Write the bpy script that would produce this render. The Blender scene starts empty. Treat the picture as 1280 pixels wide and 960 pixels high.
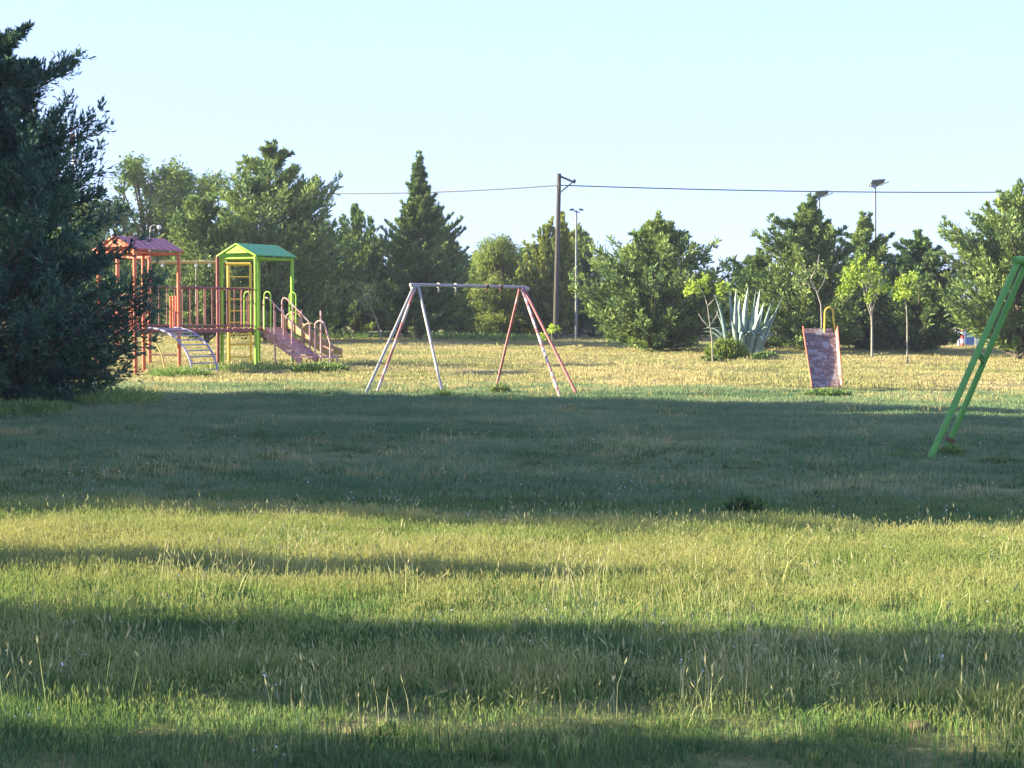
import bpy, math, random
import numpy as np
from mathutils import Vector, Matrix, noise as mnoise

random.seed(7)
rng = np.random.default_rng(7)
SC = bpy.context.scene
COL = SC.collection
R = math.radians

# ------------------------------------------------------------------ camera
F = 2200.0; TILT = math.atan(82 / F); CAMZ = 1.7
cam_d = bpy.data.cameras.new('camera'); cam = bpy.data.objects.new('camera', cam_d); COL.objects.link(cam)
cam.location = (0, 0, CAMZ); cam.rotation_euler = (math.pi / 2 - TILT, 0, 0)
cam_d.sensor_width = 36; cam_d.lens = 36 * F / 1280; cam_d.clip_start = 0.1; cam_d.clip_end = 9000
SC.camera = cam
# ------------------------------------------------------------------ sky, sun, exposure
SUN_EL = 19.0
SUN_DIR = Vector((-1.0, 0.03, 0)).normalized()        # horizontally, towards the sun
w = bpy.data.worlds.new('World'); SC.world = w; w.use_nodes = True
nt = w.node_tree; bg = nt.nodes['Background']
sky = nt.nodes.new('ShaderNodeTexSky'); sky.sky_type = 'NISHITA'; sky.sun_disc = False
sky.sun_elevation = R(SUN_EL); sky.sun_rotation = math.atan2(SUN_DIR.x, SUN_DIR.y)
sky.air_density = 1.0; sky.dust_density = 0.1; sky.ozone_density = 3.0
wb = nt.nodes.new('ShaderNodeMix'); wb.data_type = 'RGBA'; wb.blend_type = 'MULTIPLY'; wb.inputs[0].default_value = 1.0
wb.inputs[7].default_value = (0.85, 0.97, 1.20, 1)         # the camera's cool daylight balance
nt.links.new(sky.outputs[0], wb.inputs[6])
veil = nt.nodes.new('ShaderNodeMix'); veil.data_type = 'RGBA'; veil.inputs[0].default_value = 0.76   # even thin high haze
veil.inputs[7].default_value = (1.40, 1.74, 3.3, 1)
nt.links.new(wb.outputs[2], veil.inputs[6]); nt.links.new(veil.outputs[2], bg.inputs[0]); bg.inputs[1].default_value = 0.10
sd = bpy.data.lights.new('sun', 'SUN'); sd.energy = 5.0; sd.angle = R(0.53); sd.color = (1.0, 0.89, 0.60)
sun = bpy.data.objects.new('sun', sd); COL.objects.link(sun)
tosun = Vector((SUN_DIR.x * math.cos(R(SUN_EL)), SUN_DIR.y * math.cos(R(SUN_EL)), math.sin(R(SUN_EL))))
sun.rotation_euler = tosun.to_track_quat('Z', 'Y').to_euler()
SC.view_settings.view_transform = 'Standard'; SC.view_settings.look = 'None'
SC.view_settings.exposure = 2.2; SC.view_settings.gamma = 1.0

# ------------------------------------------------------------------ helpers
def at(px, py, D):
    """world point seen at photograph pixel (1280x960) at forward distance D"""
    u = (px - 640) / F; v = (480 - py) / F
    d = (u, math.cos(TILT) + v * math.sin(TILT), -math.sin(TILT) + v * math.cos(TILT))
    k = D / d[1]
    return Vector((d[0] * k, D, CAMZ + d[2] * k))

def gz(x, y):
    x = np.asarray(x, float); y = np.asarray(y, float)
    t = np.clip((y - 36.0) / 50.0, 0, 1)
    base = 0.98 * (t - 0.25 * t ** 3) * 1.0
    base = base + 0.25 * np.clip((y - 86) / 120, 0, 1)
    und = 0.022 * np.sin(x * 0.9 + y * 0.35) * np.sin(y * 0.55 - x * 0.2 + 1) + 0.03 * np.sin(x * 0.23 + 2) * np.sin(y * 0.19)
    tilt = -0.014 * np.clip(x, -3.5, 45) - 0.10 * np.exp(-((x + 8) ** 2 + (y - 50) ** 2) / 60)
    return base + und + tilt

def G(x, y): return float(gz(x, y))

def ground(px, D):
    x = (px - 640) / F * D
    return Vector((x, D, G(x, D)))

def gpix(px, py):
    lo, hi = 4.0, 300.0
    for _ in range(50):
        m = (lo + hi) / 2; p = at(px, py, m)
        if p.z > G(p.x, p.y): lo = m
        else: hi = m
    p = at(px, py, lo); p.z = G(p.x, p.y); return p

def tag(o, label=None, cat=None, group=None, kind=None):
    if label: o['label'] = label
    if cat: o['category'] = cat
    if group: o['group'] = group
    if kind: o['kind'] = kind
    return o

def empty(name, loc, label, cat, group=None):
    o = bpy.data.objects.new(name, None); COL.objects.link(o); o.location = loc; o.empty_display_size = 0.2
    return tag(o, label, cat, group)

def link_mesh(name, me, mat, parent=None, loc=None):
    o = bpy.data.objects.new(name, me); COL.objects.link(o)
    if mat and not me.materials: me.materials.append(mat)
    if parent: o.parent = parent
    if loc is not None: o.location = loc
    return o

class MB:
    def __init__(s, org=(0, 0, 0)): s.v = []; s.f = []; s.o = Vector(org); s.sm = []
    def add(s, vs, fs, smooth=False):
        b = len(s.v); s.v += [tuple(Vector(p) - s.o) for p in vs]; s.f += [tuple(i + b for i in f) for f in fs]; s.sm += [smooth] * len(fs)
    def box(s, c, size, ax=None):
        c = Vector(c); ax = ax or (Vector((1, 0, 0)), Vector((0, 1, 0)), Vector((0, 0, 1)))
        h = [ax[i] * (size[i] / 2) for i in range(3)]
        vs = [c + h[0] * a + h[1] * b + h[2] * d for a in (-1, 1) for b in (-1, 1) for d in (-1, 1)]
        s.add(vs, [(0, 1, 3, 2), (4, 6, 7, 5), (0, 4, 5, 1), (2, 3, 7, 6), (0, 2, 6, 4), (1, 5, 7, 3)])
    def tube(s, pts, r, n=8, caps=True):
        pts = [Vector(p) for p in pts]; m = len(pts)
        rs = r if isinstance(r, (list, tuple)) else [r] * m
        vs = []; prev = None
        for i, p in enumerate(pts):
            a = pts[max(i - 1, 0)]; b = pts[min(i + 1, m - 1)]
            t = (b - a)
            if t.length < 1e-9: t = Vector((0, 0, 1))
            t.normalize()
            if prev is None:
                q = Vector((0, 0, 1)) if abs(t.z) < 0.9 else Vector((1, 0, 0)); u = t.cross(q).normalized()
            else: u = (prev - t * prev.dot(t)).normalized()
            prev = u; w_ = t.cross(u)
            for k in range(n):
                a_ = 2 * math.pi * k / n; vs.append(p + (u * math.cos(a_) + w_ * math.sin(a_)) * rs[i])
        fs = [(i * n + k, i * n + (k + 1) % n, (i + 1) * n + (k + 1) % n, (i + 1) * n + k) for i in range(m - 1) for k in range(n)]
        s.add(vs, fs, True)
        if caps: s.add(vs[:n], [tuple(range(n))[::-1]]); s.add(vs[-n:], [tuple(range(n))])
    def prism(s, poly, depth):
        """poly: 3-D points of one face, depth: Vector"""
        n = len(poly); a = [Vector(p) for p in poly]; b = [p + depth for p in a]
        s.add(a + b, [tuple(range(n))[::-1], tuple(range(n, 2 * n))] + [(i, (i + 1) % n, n + (i + 1) % n, n + i) for i in range(n)])
    def build(s, name, mat, parent=None, world=False):
        me = bpy.data.meshes.new(name); me.from_pydata(s.v, [], s.f); me.update()
        me.polygons.foreach_set('use_smooth', s.sm)
        return link_mesh(name, me, mat, parent)

# ------------------------------------------------------------------ materials
def nodes(name):
    m = bpy.data.materials.new(name); m.use_nodes = True; t = m.node_tree
    return m, t, t.nodes['Principled BSDF']

def mat_paint(name, c1, c2=None, c3=None, scale=6, thr=0.55, rough=0.55, metal=0.0, bump=0.15, stretch=(1, 1, 1)):
    m, t, b = nodes(name); N = t.nodes; L = t.links
    g = N.new('ShaderNodeTexCoord'); mp = N.new('ShaderNodeMapping'); mp.inputs['Scale'].default_value = stretch
    L.new(g.outputs['Object'], mp.inputs[0])
    n1 = N.new('ShaderNodeTexNoise'); n1.inputs['Scale'].default_value = scale; n1.inputs['Detail'].default_value = 6
    n1.inputs['Roughness'].default_value = 0.65
    L.new(mp.outputs[0], n1.inputs[0])
    c2 = c2 or tuple(x * 0.8 for x in c1)
    rp = N.new('ShaderNodeValToRGB'); e = rp.color_ramp.elements
    e[0].position = 0.35; e[0].color = (*c1, 1); e[1].position = thr; e[1].color = (*[x * 0.9 for x in c1], 1)
    e2 = e.new(min(thr + 0.04, 0.98)); e2.color = (*c2, 1)
    if c3: e3 = e.new(min(thr + 0.14, 0.99)); e3.color = (*c3, 1)
    L.new(n1.outputs[0], rp.inputs[0]); L.new(rp.outputs[0], b.inputs['Base Color'])
    b.inputs['Roughness'].default_value = rough; b.inputs['Metallic'].default_value = metal
    if bump:
        bp = N.new('ShaderNodeBump'); bp.inputs['Strength'].default_value = bump; bp.inputs['Distance'].default_value = 0.02
        L.new(n1.outputs[0], bp.inputs['Height']); L.new(bp.outputs[0], b.inputs['Normal'])
    return m

def mat_leaf(name, dark, mid, light, trans=0.3, rough=0.6, nscale=0.8, spec=0.25):
    """foliage: 'tone' attribute (0..1 per leaf) picks the leaf's own colour, low noise varies whole boughs"""
    m, t, b = nodes(name); N = t.nodes; L = t.links
    a = N.new('ShaderNodeAttribute'); a.attribute_name = 'tone'
    g = N.new('ShaderNodeNewGeometry'); n1 = N.new('ShaderNodeTexNoise'); n1.inputs['Scale'].default_value = nscale; n1.inputs['Detail'].default_value = 3
    L.new(g.outputs['Position'], n1.inputs[0])
    ad = N.new('ShaderNodeMath'); ad.operation = 'MULTIPLY_ADD'; ad.inputs[1].default_value = 1.1; ad.inputs[2].default_value = -0.55
    L.new(n1.outputs[0], ad.inputs[0])
    sm = N.new('ShaderNodeMath'); sm.operation = 'ADD'; L.new(a.outputs['Fac'], sm.inputs[0]); L.new(ad.outputs[0], sm.inputs[1])
    rp = N.new('ShaderNodeValToRGB'); e = rp.color_ramp.elements
    e[0].position = 0.08; e[0].color = (*dark, 1); e[1].position = 0.95; e[1].color = (*light, 1)
    e2 = e.new(0.5); e2.color = (*mid, 1)
    L.new(sm.outputs[0], rp.inputs[0]); L.new(rp.outputs[0], b.inputs['Base Color'])
    b.inputs['Roughness'].default_value = rough; b.inputs['Specular IOR Level'].default_value = spec
    tr = N.new('ShaderNodeBsdfTranslucent'); mx = N.new('ShaderNodeMixShader'); mx.inputs[0].default_value = trans
    L.new(rp.outputs[0], tr.inputs[0]); L.new(b.outputs[0], mx.inputs[1]); L.new(tr.outputs[0], mx.inputs[2])
    L.new(mx.outputs[0], N['Material Output'].inputs[0])
    return m

def mat_grass(name, green, olive, straw, bias=0.0, trans=0.35):
    m, t, b = nodes(name); N = t.nodes; L = t.links
    a = N.new('ShaderNodeAttribute'); a.attribute_name = 'tone'
    g = N.new('ShaderNodeNewGeometry')
    n1 = N.new('ShaderNodeTexNoise'); n1.inputs['Scale'].default_value = 0.32; n1.inputs['Detail'].default_value = 4; n1.inputs['Roughness'].default_value = 0.6
    n2 = N.new('ShaderNodeTexNoise'); n2.inputs['Scale'].default_value = 2.3; n2.inputs['Detail'].default_value = 2
    mp = N.new('ShaderNodeMapping'); mp.inputs['Scale'].default_value = (0.6, 1.0, 1)
    L.new(g.outputs['Position'], mp.inputs[0]); L.new(mp.outputs[0], n1.inputs[0]); L.new(g.outputs['Position'], n2.inputs[0])
    s1 = N.new('ShaderNodeMath'); s1.operation = 'MULTIPLY_ADD'; s1.inputs[1].default_value = 1.5; s1.inputs[2].default_value = -0.75 + bias
    L.new(n1.outputs[0], s1.inputs[0])
    s2 = N.new('ShaderNodeMath'); s2.operation = 'MULTIPLY_ADD'; s2.inputs[1].default_value = 0.6; s2.inputs[2].default_value = -0.3
    L.new(n2.outputs[0], s2.inputs[0])
    p = N.new('ShaderNodeMath'); p.operation = 'ADD'; L.new(s1.outputs[0], p.inputs[0]); L.new(s2.outputs[0], p.inputs[1])
    q = N.new('ShaderNodeMath'); q.operation = 'ADD'; L.new(p.outputs[0], q.inputs[0]); L.new(a.outputs['Fac'], q.inputs[1])
    rp = N.new('ShaderNodeValToRGB'); e = rp.color_ramp.elements
    e[0].position = 0.1; e[0].color = (*green, 1); e[1].position = 0.92; e[1].color = (*straw, 1)
    e2 = e.new(0.5); e2.color = (*olive, 1)
    L.new(q.outputs[0], rp.inputs[0]); L.new(rp.outputs[0], b.inputs['Base Color'])
    b.inputs['Roughness'].default_value = 0.65; b.inputs['Specular IOR Level'].default_value = 0.2
    tr = N.new('ShaderNodeBsdfTranslucent'); mx = N.new('ShaderNodeMixShader'); mx.inputs[0].default_value = trans
    L.new(rp.outputs[0], tr.inputs[0]); L.new(b.outputs[0], mx.inputs[1]); L.new(tr.outputs[0], mx.inputs[2])
    L.new(mx.outputs[0], N['Material Output'].inputs[0])
    return m

M = {}
M['bark'] = mat_paint('bark', (0.10, 0.075, 0.055), (0.16, 0.13, 0.10), scale=12, rough=0.95, bump=0.6, stretch=(1, 1, 0.25))
M['pale_bark'] = mat_paint('pale_bark', (0.32, 0.29, 0.24), (0.20, 0.18, 0.14), scale=14, rough=0.9, bump=0.4)
M['juniper'] = mat_leaf('juniper_foliage', (0.048, 0.098, 0.045), (0.145, 0.225, 0.065), (0.33, 0.42, 0.12), 0.2)
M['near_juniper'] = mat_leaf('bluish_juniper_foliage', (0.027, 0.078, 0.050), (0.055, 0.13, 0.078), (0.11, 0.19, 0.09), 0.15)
M['cypress'] = mat_leaf('cypress_foliage', (0.045, 0.10, 0.038), (0.13, 0.21, 0.055), (0.29, 0.38, 0.09), 0.25)
M['cypress_yellow'] = mat_leaf('yellowish_cypress_foliage', (0.09, 0.135, 0.03), (0.21, 0.26, 0.05), (0.38, 0.42, 0.09), 0.42)
M['spruce_and_shade'] = mat_leaf('pointed_conifer_and_shade_foliage', (0.038, 0.085, 0.040), (0.105, 0.18, 0.06), (0.24, 0.33, 0.10), 0.18)  # conifer colour; on two junipers behind the slide it stands in for shade
M['broadleaf'] = mat_leaf('broadleaf_foliage', (0.07, 0.12, 0.03), (0.16, 0.24, 0.05), (0.28, 0.37, 0.08), 0.42)
M['willow'] = mat_leaf('willow_foliage', (0.09, 0.14, 0.03), (0.19, 0.25, 0.045), (0.26, 0.31, 0.06), 0.4)
M['lime'] = mat_leaf('lime_leaf', (0.16, 0.24, 0.03), (0.30, 0.42, 0.05), (0.45, 0.55, 0.08), 0.45)
M['sage'] = mat_leaf('pale_sapling_leaf', (0.10, 0.15, 0.05), (0.19, 0.25, 0.09), (0.30, 0.36, 0.14), 0.4)
M['agave'] = mat_paint('agave_leaf', (0.17, 0.26, 0.245), (0.22, 0.31, 0.28), (0.30, 0.37, 0.31), scale=3, rough=0.5, bump=0.1, thr=0.5)
M['galv'] = mat_paint('worn_white_grey_paint', (0.33, 0.315, 0.30), (0.26, 0.21, 0.20), (0.24, 0.12, 0.11), scale=7, thr=0.58, rough=0.5, stretch=(1, 1, 0.5))
M['redwhite'] = mat_paint('peeling_pale_red_paint', (0.48, 0.40, 0.38), (0.36, 0.14, 0.13), (0.28, 0.07, 0.06), scale=5, thr=0.50, rough=0.5, stretch=(1, 1, 0.5))
M['darkred'] = mat_paint('peeling_dark_red_paint', (0.24, 0.045, 0.042), (0.30, 0.12, 0.11), (0.44, 0.36, 0.34), scale=6, thr=0.60, rough=0.5, stretch=(1, 1, 0.5))
M['green_pipe'] = mat_paint('green_swing_paint', (0.10, 0.31, 0.040), (0.13, 0.35, 0.06), (0.13, 0.15, 0.08), scale=6, thr=0.6, rough=0.55, bump=0.05)
M['rust'] = mat_paint('rusty_metal', (0.14, 0.07, 0.04), (0.22, 0.12, 0.07), scale=15, rough=0.8)
M['lime_paint'] = mat_paint('lime_green_paint', (0.27, 0.52, 0.025), (0.20, 0.40, 0.03), (0.30, 0.36, 0.10), scale=5, thr=.6, rough=0.5, bump=0.05)
M['green_roof'] = mat_paint('green_sheet_roof', (0.04, 0.33, 0.07), (0.05, 0.36, 0.10), scale=3, rough=0.4, bump=0.08)
M['orange_paint'] = mat_paint('faded_orange_red_paint', (0.62, 0.14, 0.06), (0.50, 0.11, 0.06), (0.6, 0.25, 0.18), scale=5, rough=0.45, bump=0.06, thr=0.6)
M['red_roof'] = mat_paint('faded_red_sheet_roof', (0.37, 0.09, 0.11), (0.32, 0.10, 0.14), (0.42, 0.2, 0.22), scale=3, rough=0.45, bump=0.08)
M['maroon'] = mat_paint('maroon_paint', (0.22, 0.06, 0.055), (0.30, 0.10, 0.09), (0.35, 0.2, 0.18), scale=8, rough=0.5, thr=0.6)
M['yellow_paint'] = mat_paint('yellow_paint', (0.78, 0.50, 0.05), (0.66, 0.42, 0.06), scale=5, rough=0.45, bump=0.05)
M['purple'] = mat_paint('faded_violet_paint', (0.30, 0.26, 0.38), (0.36, 0.33, 0.42), (0.36, 0.32, 0.33), scale=8, rough=0.5, thr=0.5)
M['pink'] = mat_paint('faded_pink_paint', (0.50, 0.24, 0.24), (0.58, 0.36, 0.34), (0.4, 0.26, 0.24), scale=7, rough=0.5, thr=0.5)
M['beige'] = mat_paint('faded_yellow_beige_paint', (0.52, 0.36, 0.12), (0.44, 0.28, 0.10), (0.38, 0.22, 0.14), scale=5, rough=0.55, thr=0.55)
M['wood_pole'] = mat_paint('weathered_wood_pole', (0.06, 0.052, 0.052), (0.085, 0.072, 0.068), scale=9, rough=0.9, stretch=(1, 1, 0.15), bump=0.4)
M['pole_grey'] = mat_paint('grey_lamp_metal', (0.22, 0.23, 0.24), (0.18, 0.18, 0.19), scale=5, rough=0.6, metal=0.3, bump=0)
M['wire'] = mat_paint('cable_black', (0.075, 0.065, 0.055), scale=5, rough=0.7, bump=0)
M['panel'] = mat_paint('solar_panel_glass', (0.03, 0.035, 0.06), (0.05, 0.055, 0.08), scale=20, rough=0.2, bump=0)
M['lamp_face'] = mat_paint('pale_lamp_lens', (0.75, 0.68, 0.40), (0.8, 0.75, 0.55), scale=10, rough=0.3, bump=0)
M['white'] = mat_paint('white_paint', (0.75, 0.75, 0.74), (0.6, 0.6, 0.6), scale=4, rough=0.35, bump=0, thr=0.65)
M['red'] = mat_paint('bright_red_paint', (0.60, 0.05, 0.05), (0.5, 0.06, 0.06), scale=5, rough=0.45, bump=0)
M['blue'] = mat_paint('blue_paint', (0.10, 0.22, 0.50), (0.16, 0.28, 0.52), scale=5, rough=0.45, bump=0)
M['glass'] = mat_paint('dark_car_glass', (0.03, 0.035, 0.04), scale=3, rough=0.08, bump=0)
M['tyre'] = mat_paint('tyre_rubber', (0.02, 0.02, 0.02), scale=30, rough=0.9, bump=0)
M['asphalt'] = mat_paint('asphalt', (0.07, 0.07, 0.075), (0.09, 0.09, 0.09), scale=3, rough=0.9, bump=0.2)
M['concrete'] = mat_paint('concrete', (0.32, 0.31, 0.29), (0.27, 0.26, 0.24), scale=5, rough=0.9, bump=0.2)
M['plaster'] = mat_paint('pale_plaster', (0.55, 0.54, 0.50), (0.45, 0.43, 0.4), scale=2, rough=0.9, bump=0.1)
M['dirt'] = mat_paint('reddish_dirt', (0.09, 0.055, 0.035), (0.13, 0.08, 0.05), scale=30, rough=1, bump=0.6)

# slide bed: worn pale blue-grey with rusty brown patches
def mat_slide():
    m, t, b = nodes('worn_slide_bed'); N = t.nodes; L = t.links
    g = N.new('ShaderNodeTexCoord')
    n1 = N.new('ShaderNodeTexNoise'); n1.inputs['Scale'].default_value = 5.5; n1.inputs['Detail'].default_value = 8; n1.inputs['Roughness'].default_value = 0.72
    n2 = N.new('ShaderNodeTexVoronoi'); n2.inputs['Scale'].default_value = 6
    L.new(g.outputs['Object'], n1.inputs[0]); L.new(g.outputs['Object'], n2.inputs[0])
    ad = N.new('ShaderNodeMath'); ad.operation = 'MULTIPLY_ADD'; ad.inputs[1].default_value = 0.05
    L.new(n2.outputs[0], ad.inputs[0]); L.new(n1.outputs[0], ad.inputs[2])
    rp = N.new('ShaderNodeValToRGB'); e = rp.color_ramp.elements
    e[0].position = 0.42; e[0].color = (0.22, 0.23, 0.235, 1); e[1].position = 0.495; e[1].color = (0.23, 0.185, 0.165, 1)
    for p, c in ((0.525, (0.14, 0.070, 0.050)), (0.61, (0.085, 0.050, 0.048)), (0.68, (0.28, 0.27, 0.30))): x = e.new(p); x.color = (*c, 1)
    L.new(ad.outputs[0], rp.inputs[0]); L.new(rp.outputs[0], b.inputs['Base Color']); b.inputs['Roughness'].default_value = 0.45
    return m
M['slide'] = mat_slide()

# ground soil/thatch under the grass
def mat_ground():
    m, t, b = nodes('turf_soil'); N = t.nodes; L = t.links
    g = N.new('ShaderNodeNewGeometry')
    n1 = N.new('ShaderNodeTexNoise'); n1.inputs['Scale'].default_value = 0.32; n1.inputs['Detail'].default_value = 5
    mp = N.new('ShaderNodeMapping'); mp.inputs['Scale'].default_value = (0.6, 1, 1); L.new(g.outputs['Position'], mp.inputs[0]); L.new(mp.outputs[0], n1.inputs[0])
    n2 = N.new('ShaderNodeTexNoise'); n2.inputs['Scale'].default_value = 14; n2.inputs['Detail'].default_value = 6
    L.new(g.outputs['Position'], n2.inputs[0])
    ad = N.new('ShaderNodeMath'); ad.operation = 'MULTIPLY_ADD'; ad.inputs[1].default_value = 0.6; ad.inputs[2].default_value = 0
    L.new(n2.outputs[0], ad.inputs[0])
    s = N.new('ShaderNodeMath'); s.operation = 'ADD'; L.new(ad.outputs[0], s.inputs[0]); L.new(n1.outputs[0], s.inputs[1])
    rp = N.new('ShaderNodeValToRGB'); e = rp.color_ramp.elements
    e[0].position = 0.55; e[0].color = (0.075, 0.105, 0.045, 1); e[1].position = 0.95; e[1].color = (0.26, 0.22, 0.10, 1)
    x = e.new(0.75); x.color = (0.15, 0.15, 0.055, 1)
    L.new(s.outputs[0], rp.inputs[0]); L.new(rp.outputs[0], b.inputs['Base Color']); b.inputs['Roughness'].default_value = 1
    b.inputs['Specular IOR Level'].default_value = 0.1
    bp = N.new('ShaderNodeBump'); bp.inputs['Distance'].default_value = 0.05; bp.inputs['Strength'].default_value = 0.8
    L.new(n2.outputs[0], bp.inputs['Height']); L.new(bp.outputs[0], b.inputs['Normal'])
    return m
M['ground'] = mat_ground()
M['grass_short'] = mat_grass('short_dry_grass', (0.09, 0.185, 0.085), (0.195, 0.27, 0.13), (0.36, 0.38, 0.20), -0.04)
M['grass_near'] = mat_grass('near_green_grass', (0.095, 0.18, 0.065), (0.19, 0.265, 0.085), (0.40, 0.39, 0.17), -0.10)
M['grass_far'] = mat_grass('far_dry_grass', (0.18, 0.23, 0.07), (0.34, 0.32, 0.13), (0.52, 0.41, 0.21), 0.05)
M['grass_tall'] = mat_grass('tall_meadow_grass', (0.10, 0.22, 0.055), (0.23, 0.33, 0.08), (0.46, 0.45, 0.18), 0.0)
M['stalk'] = mat_grass('seed_stalk', (0.28, 0.37, 0.13), (0.42, 0.46, 0.18), (0.56, 0.52, 0.28), 0.1)
M['clover'] = mat_grass('low_green_leaves', (0.07, 0.12, 0.045), (0.12, 0.18, 0.06), (0.19, 0.25, 0.08), -0.05)

# ------------------------------------------------------------------ ground sheet
def build_ground():
    xs = np.concatenate([[-4000, -1500, -600, -250, -120, -80], np.linspace(-55, 55, 150), [80, 120, 250, 600, 1500, 4000]])
    ys = np.concatenate([[-400, -100, -30, -10], np.linspace(0, 110, 170), [125, 150, 180, 206, 300, 600, 1500, 5000]])
    X, Y = np.meshgrid(xs, ys); Z = gz(X, Y)
    n, m = X.shape
    v = np.stack([X, Y, Z], -1).reshape(-1, 3)
    i = np.arange(n - 1)[:, None] * m + np.arange(m - 1)[None]
    f = np.stack([i, i + 1, i + m + 1, i + m], -1).reshape(-1, 4)
    me = bpy.data.meshes.new('ground'); me.from_pydata(v.tolist(), [], f.tolist()); me.polygons.foreach_set('use_smooth', [True] * len(f))
    o = link_mesh('ground', me, M['ground']); tag(o, 'uneven grassy ground of the park field', kind='structure'); o['label'] = 'uneven grassy ground of the park field'
build_ground()

def strip(name, y0, y1, lift, mat, label, thick=0):
    xs = np.arange(-130, 131, 5.0); mb = MB()
    for k in range(len(xs) - 1):
        a, b = xs[k], xs[k + 1]
        mb.prism([(a, y0, G(a, y0) + lift), (b, y0, G(b, y0) + lift), (b, y1, G(b, y1) + lift), (a, y1, G(a, y1) + lift)], Vector((0, 0, -0.3)))
    o = mb.build(name, mat); tag(o, label, kind='structure')
strip('road', 93.0, 99.0, 0.03, M['asphalt'], 'grey asphalt road beyond the field')
strip('kerb', 92.8, 93.0, 0.14, M['concrete'], 'pale concrete kerb along the far road')

# ------------------------------------------------------------------ numpy leaf meshes
def norm(a): return a / np.maximum(np.linalg.norm(a, axis=-1, keepdims=True), 1e-9)

def leaf_mesh(name, P, D, L, W, tone, r=rng, droop=0.0, face=None):
    """P base points, D directions, L lengths, W half widths -> kites"""
    n = len(P); D = norm(D)
    nv = norm(r.normal(size=(n, 3))) if face is None else norm(norm(face) + r.normal(0, 0.38, (n, 3)))
    S = norm(np.cross(D, nv))
    U = np.cross(S, D)
    L = L[:, None]; W = W[:, None]
    v = np.empty((n, 4, 3)); v[:, 0] = P
    mid = P + D * L * 0.5 + U * L * 0.08
    v[:, 1] = mid + S * W; v[:, 3] = mid - S * W
    v[:, 2] = P + D * L; v[:, 2, 2] -= droop * L[:, 0]
    me = bpy.data.meshes.new(name)
    me.vertices.add(n * 4); me.vertices.foreach_set('co', v.reshape(-1))
    me.loops.add(n * 4); me.loops.foreach_set('vertex_index', np.arange(n * 4, dtype=np.int32))
    me.polygons.add(n); me.polygons.foreach_set('loop_start', np.arange(0, n * 4, 4, dtype=np.int32)); 
    me.polygons.foreach_set('loop_total', np.full(n, 4, dtype=np.int32))
    a = me.attributes.new('tone', 'FLOAT', 'POINT'); a.data.foreach_set('value', np.repeat(tone, 4).astype(np.float32))
    me.update(calc_edges=True)
    return me

def prof_fn(prof):
    hs = [p[0] for p in prof]; rs = [p[1] for p in prof]
    return lambda h: np.interp(h, hs, rs)

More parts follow.
